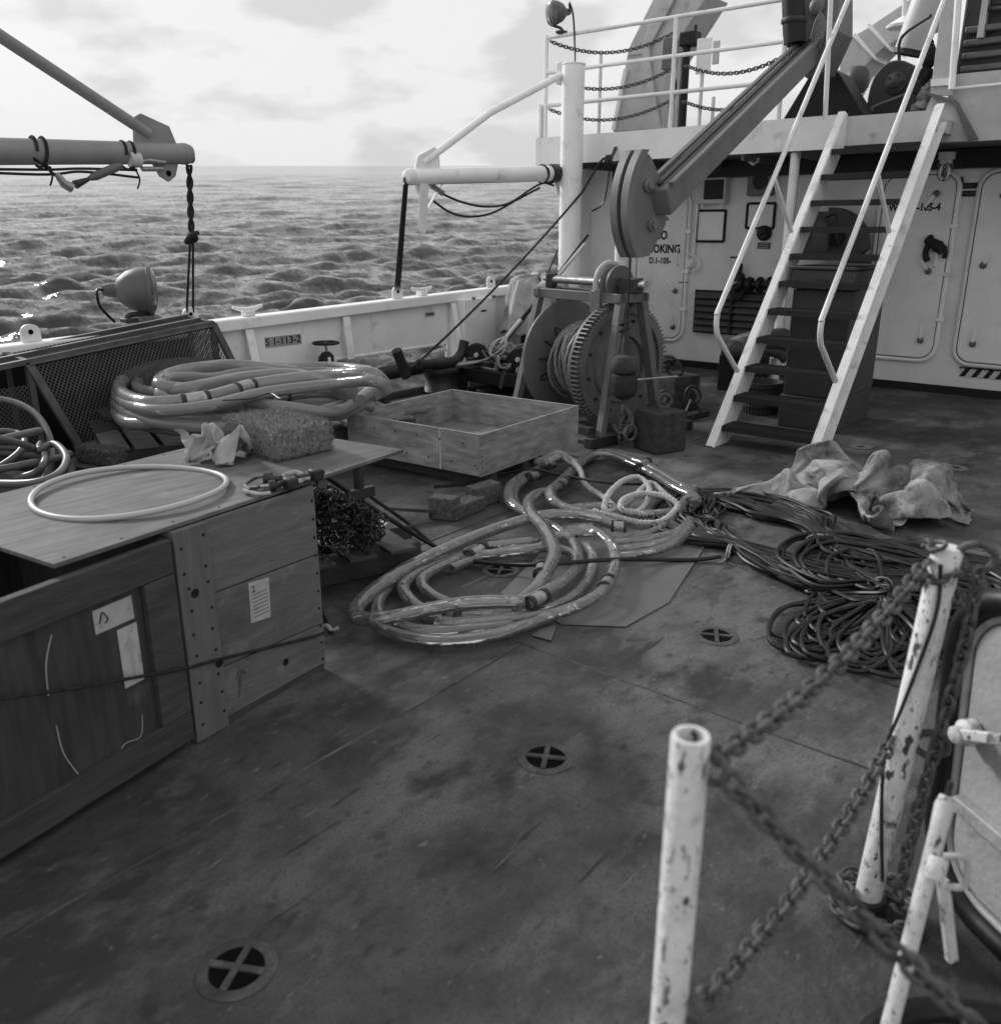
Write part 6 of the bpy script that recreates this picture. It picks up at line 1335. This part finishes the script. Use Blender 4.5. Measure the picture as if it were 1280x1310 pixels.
cable_ring(r3, 13, .0105, .22, 'cable_coil', 'open looped coil of black cable lying over the other coils', 'coils of black cable on deck', .2)
obj('power_cable', MB().tube(resample(spline([P(922, 712, .03), P(890, 716, .015), P(840, 716, .03), P(780, 716, .09), P(700, 722, .09), P(650, 722, .05), P(600, 716, .05), P(555, 698, .06), P(500, 665, .25), P(450, 632, .42), P(412, 606, .55), P(400, 600, .58)], 8), .03), .0115, 8), 'rubber', label='single black cable running from the coils across the tubing to the bench', cat='cable')
obj('power_cable', MB().tube(resample(spline([P(555, 698, .02), P(520, 668, .15), P(480, 640, .30), P(470, 632, .36)], 8), .03), .0105, 8), 'rubber', label='short black cable slanting from the tubing up to the chain rack', cat='cable')
obj('power_cable', MB().tube(resample(spline([P(912, 636, .04), P(890, 624, .06), P(840, 620, .05), P(780, 618, .12), P(720, 608, .10), P(680, 600, .14), P(640, 608, .06), P(600, 618, .02), P(555, 622, .015)], 8), .03), .009, 8), 'rubber', label='thin black cable crossing the white rope toward the wooden tray', cat='cable')

# ================================================================== CANVAS TARPAULIN
td = nrm(V(1.40, -.62, 0)); te = V(-td[1], td[0], 0); tcn = V(-1.66, 5.58, 0)
tg = V(-1.53, 5.50, .002) + td * TARP[..., :1] * .98 + te * (TARP[..., 1:2] * 1.08) + V(0, 0, 1) * (np.maximum(TARP[..., 2:], 0) * .92)
obj('tarpaulin', MB().grid(tg), 'canvas', smooth='all', solid=.005, sub=1, label='heap of crumpled canvas tarpaulin at the foot of the ladder', cat='tarpaulin')

# ================================================================== FOREGROUND STANCHIONS, CHAINS AND HATCH
def stanchion(base, top, r, label, open_top=False):
    base = np.asarray(base, float); top = np.asarray(top, float); t = thing('stanchion', base, label, 'stanchion'); d = nrm(top - base)
    if open_top:
        L_ = np.linalg.norm(top - base); obj('post', MB().lathe([(r, 0), (r, L_ - .004), (r * .93, L_), (r * .72, L_), (r * .70, L_ - .05), (.001, L_ - .051)], base, d, 28), 'chipped', t)
    else: obj('post', MB().tube([base, top - d * .012, top], [r, r, r * .8], 24), 'chipped', t)
    return t
p1 = V(-.455, .965, 0)
t1 = stanchion(p1 + V(-.005, .0, .002), (-.455, .962, 1.0), .0268, 'blurred rust-spotted white stanchion with open tube top', True)
obj('chain_eye', MB().tube([V(-.425, .968, .955) + V(.022 * math.cos(a), .004, .022 * math.sin(a)) for a in np.arange(12) * .5236], .006, 6, closed=True), 'chain', t1)
obj('chain_eye', MB().tube([V(-.425, .968, .53) + V(.022 * math.cos(a), .004, .022 * math.sin(a)) for a in np.arange(12) * .5236], .006, 6, closed=True), 'chain', t1)
p2 = V(-.425, 1.968, 0); p2t = V(-.375, 1.978, 1.0)
t2 = stanchion(p2 + V(0, 0, .002), p2t, .0315, 'chipped white stanchion wrapped with chain beside the open hatch cover')
obj('foot_socket', MB().lathe([(.075, 0), (.075, .01), (.05, .02), (.045, .06), (.036, .062)], p2 + V(0, 0, .002), n=24), 'darksteel', t2)
for z, s in ((.985, 1), (.52, 1)):
    c = p2 + (p2t - p2) * z + V(.055, .012, 0); obj('chain_eye', MB().tube([c + V(.035 * math.cos(a), .01 * math.cos(a), .03 * math.sin(a)) for a in np.arange(14) * .4488], .009, 8, closed=True), 'chain', t2)
CL, CW, CR = .039, .0255, .0053
at2 = lambda z: p2 + (p2t - p2) * z
chain('chain', sag(V(-.43, .985, .962), at2(.965) + V(-.03, -.03, 0), .045, 40), CL, CW, CR, 'rusty chain sagging between the tops of the two white stanchions')
chain('chain', sag(V(-.415, .985, .545), at2(.525) + V(-.02, -.035, 0), .06, 40), CL, CW, CR, 'rusty lower chain between the middles of the two white stanchions')
e3 = V(.22, 1.22, .38)
chain('chain', sag(V(-.40, .965, .955), e3, .02, 40), CL, CW, CR, 'blurred rusty chain slanting down from the open-topped stanchion past the hatch')
chain('chain', spline([at2(.985) + V(.065, .0, -.02), at2(.8) + V(.075, 0, 0), at2(.55) + V(.07, -.01, 0), at2(.3) + V(.065, -.02, 0), at2(.12) + V(.07, -.03, 0)], 10), CL, CW, CR, 'rusty chain hanging down the hatch side of the wrapped stanchion')
q_ = [at2(.93) + (p2t - p2) * 0 + V(.037 * math.cos(a), .037 * math.sin(a), .012 * a - .05) for a in np.linspace(0, 11, 46)]
chain('chain', np.array(q_), CL, CW, CR, 'rusty chain wound around the head of the wrapped stanchion')
q_ = [p2 + V(.085 * math.cos(a) * (1 + .25 * math.sin(2.3 * a)), .085 * math.sin(a) * (1 + .2 * math.cos(1.7 * a)), .014 + .006 * a) + V(.03, -.01, .01) for a in np.linspace(0, 10.5, 60)]
chain('chain', np.array(q_), CL, CW, CR, 'rusty chain piled around the foot of the wrapped stanchion')
obj('lanyard', MB().tube(spline([at2(.97) + V(.0, -.04, 0), at2(.85) + V(.012, -.036, 0), at2(.62) + V(-.012, -.036, 0), at2(.50) + V(-.028, -.03, 0), at2(.36) + V(-.01, -.04, 0), at2(.15) + V(.03, -.04, 0)], 8), .0045, 6), 'darkrope', label='thin dark lanyard trailing down the wrapped stanchion', cat='lanyard')

# open hatch: round-cornered cover standing on edge with black gasket, coaming on deck
hd = nrm(V(.8, -.6, 0)); hu = nrm(V(-.05, 0, 1)); hn = nrm(np.cross(hd, hu))               # cover plane; hn faces the camera side
hb = V(-.318, 2.18, .04)
t = thing('hatch_cover', hb + hd * .4 - V(0, 0, .06), 'open pale steel hatch cover standing on edge with black gasket', 'hatch')
HW, HH = .95, .84
HPn = lambda a, z, o=0: hb + hd * (a + HW / 2) + hu * (z + HH / 2) + hn * o
obj('plate', MB().prism([HPn(a, z, -.02) for a, z in roundrect(HW, HH, .19, 8)], hn * .02), 'hatchpaint', t, bevel=.004)
ring_ = lambda w, h, r, o: [HPn(a, z, o) for a, z in roundrect(w, h, r, 10)]
obj('gasket', MB().tube(ring_(HW - .01, HH - .01, .185, .012), .032, 12, closed=True), 'rubber', t)
obj('gasket_lip', MB().tube(ring_(HW - .085, HH - .085, .15, .010), .010, 8, closed=True), 'hatchpaint', t)
obj('inner_pan', MB().prism([HPn(a, z, .0015) for a, z in roundrect(HW - .12, HH - .12, .12, 8)], hn * .012), 'hatchpaint', t, bevel=.005)
bo = HPn(-.385, .06, .02)
obj('dog_boss', MB().lathe([(.032, 0), (.032, .025), (.02, .035), (.02, .055), (.008, .06)], bo, hn, 16), 'chipped', t)
obj('dog_lever', MB().bar(bo + hn * .04, bo + hn * .05 + hd * .2 + hu * .10, .026, .016, tuple(hn)), 'chipped', t, bevel=.004)
obj('stiffener', MB().obox(HPn(-.40, -.16, .014), hd * .8, hu * .04, hn * .03), 'hatchpaint', t, bevel=.004)
b3 = V(-.238, 1.36, .002); top3 = V(-.246, 1.665, .605)
t = thing('prop_rod', b3, 'chipped white prop rod leaning on the open hatch cover', 'rod')
obj('rod', MB().tube([b3, b3 + (top3 - b3) * .9, b3 + (top3 - b3) * .97, top3], [.016, .016, .018, .013], 20), 'chipped', t)
obj('end_pin', MB().cyl(top3 - V(0, 0, .01), top3 + V(.002, .006, .03), .006, 8), 'darksteel', t)
pp = b3 + (top3 - b3) * .80
obj('pivot_clamp', MB().lathe([(.019, -.022), (.021, -.016), (.021, .016), (.019, .022)], pp + V(.01, 0, 0), nrm(top3 - b3), 16), 'chipped', t)
obj('clamp_hook', MB().tube(spline([pp + V(.02, .0, .03), pp + V(.055, .02, .03), pp + V(.06, .02, -.03), pp + V(.03, .01, -.04)], 5), .0065, 8), 'lightgrey', t)
obj('drop_arm', MB().bar(pp + V(.025, .01, -.03), pp + V(.06, .06, -.24), .016, .022), 'chipped', t, bevel=.003)
hc_ = V(.20, 1.56, 0)
t = thing('hatch_coaming', hc_, 'low rounded hatch coaming with black rim seal set in the deck', 'hatch')
hr = lambda w, h, r, z: [hc_ + nrm(V(.86, .51, 0)) * a + nrm(V(-.51, .86, 0)) * b + V(0, 0, z) for a, b in roundrect(w, h, r, 10)]
obj('rim_seal', MB().tube(hr(1.0, .60, .26, .10), .028, 12, closed=True), 'rubber', t)
obj('coaming_wall', MB().prism(hr(.99, .59, .255, .002), (0, 0, .09)), 'hatchpaint', t, bevel=.01)
obj('lid_disc', MB().prism(hr(.90, .50, .22, .094), (0, 0, .012)), 'sheet', t, bevel=.005)
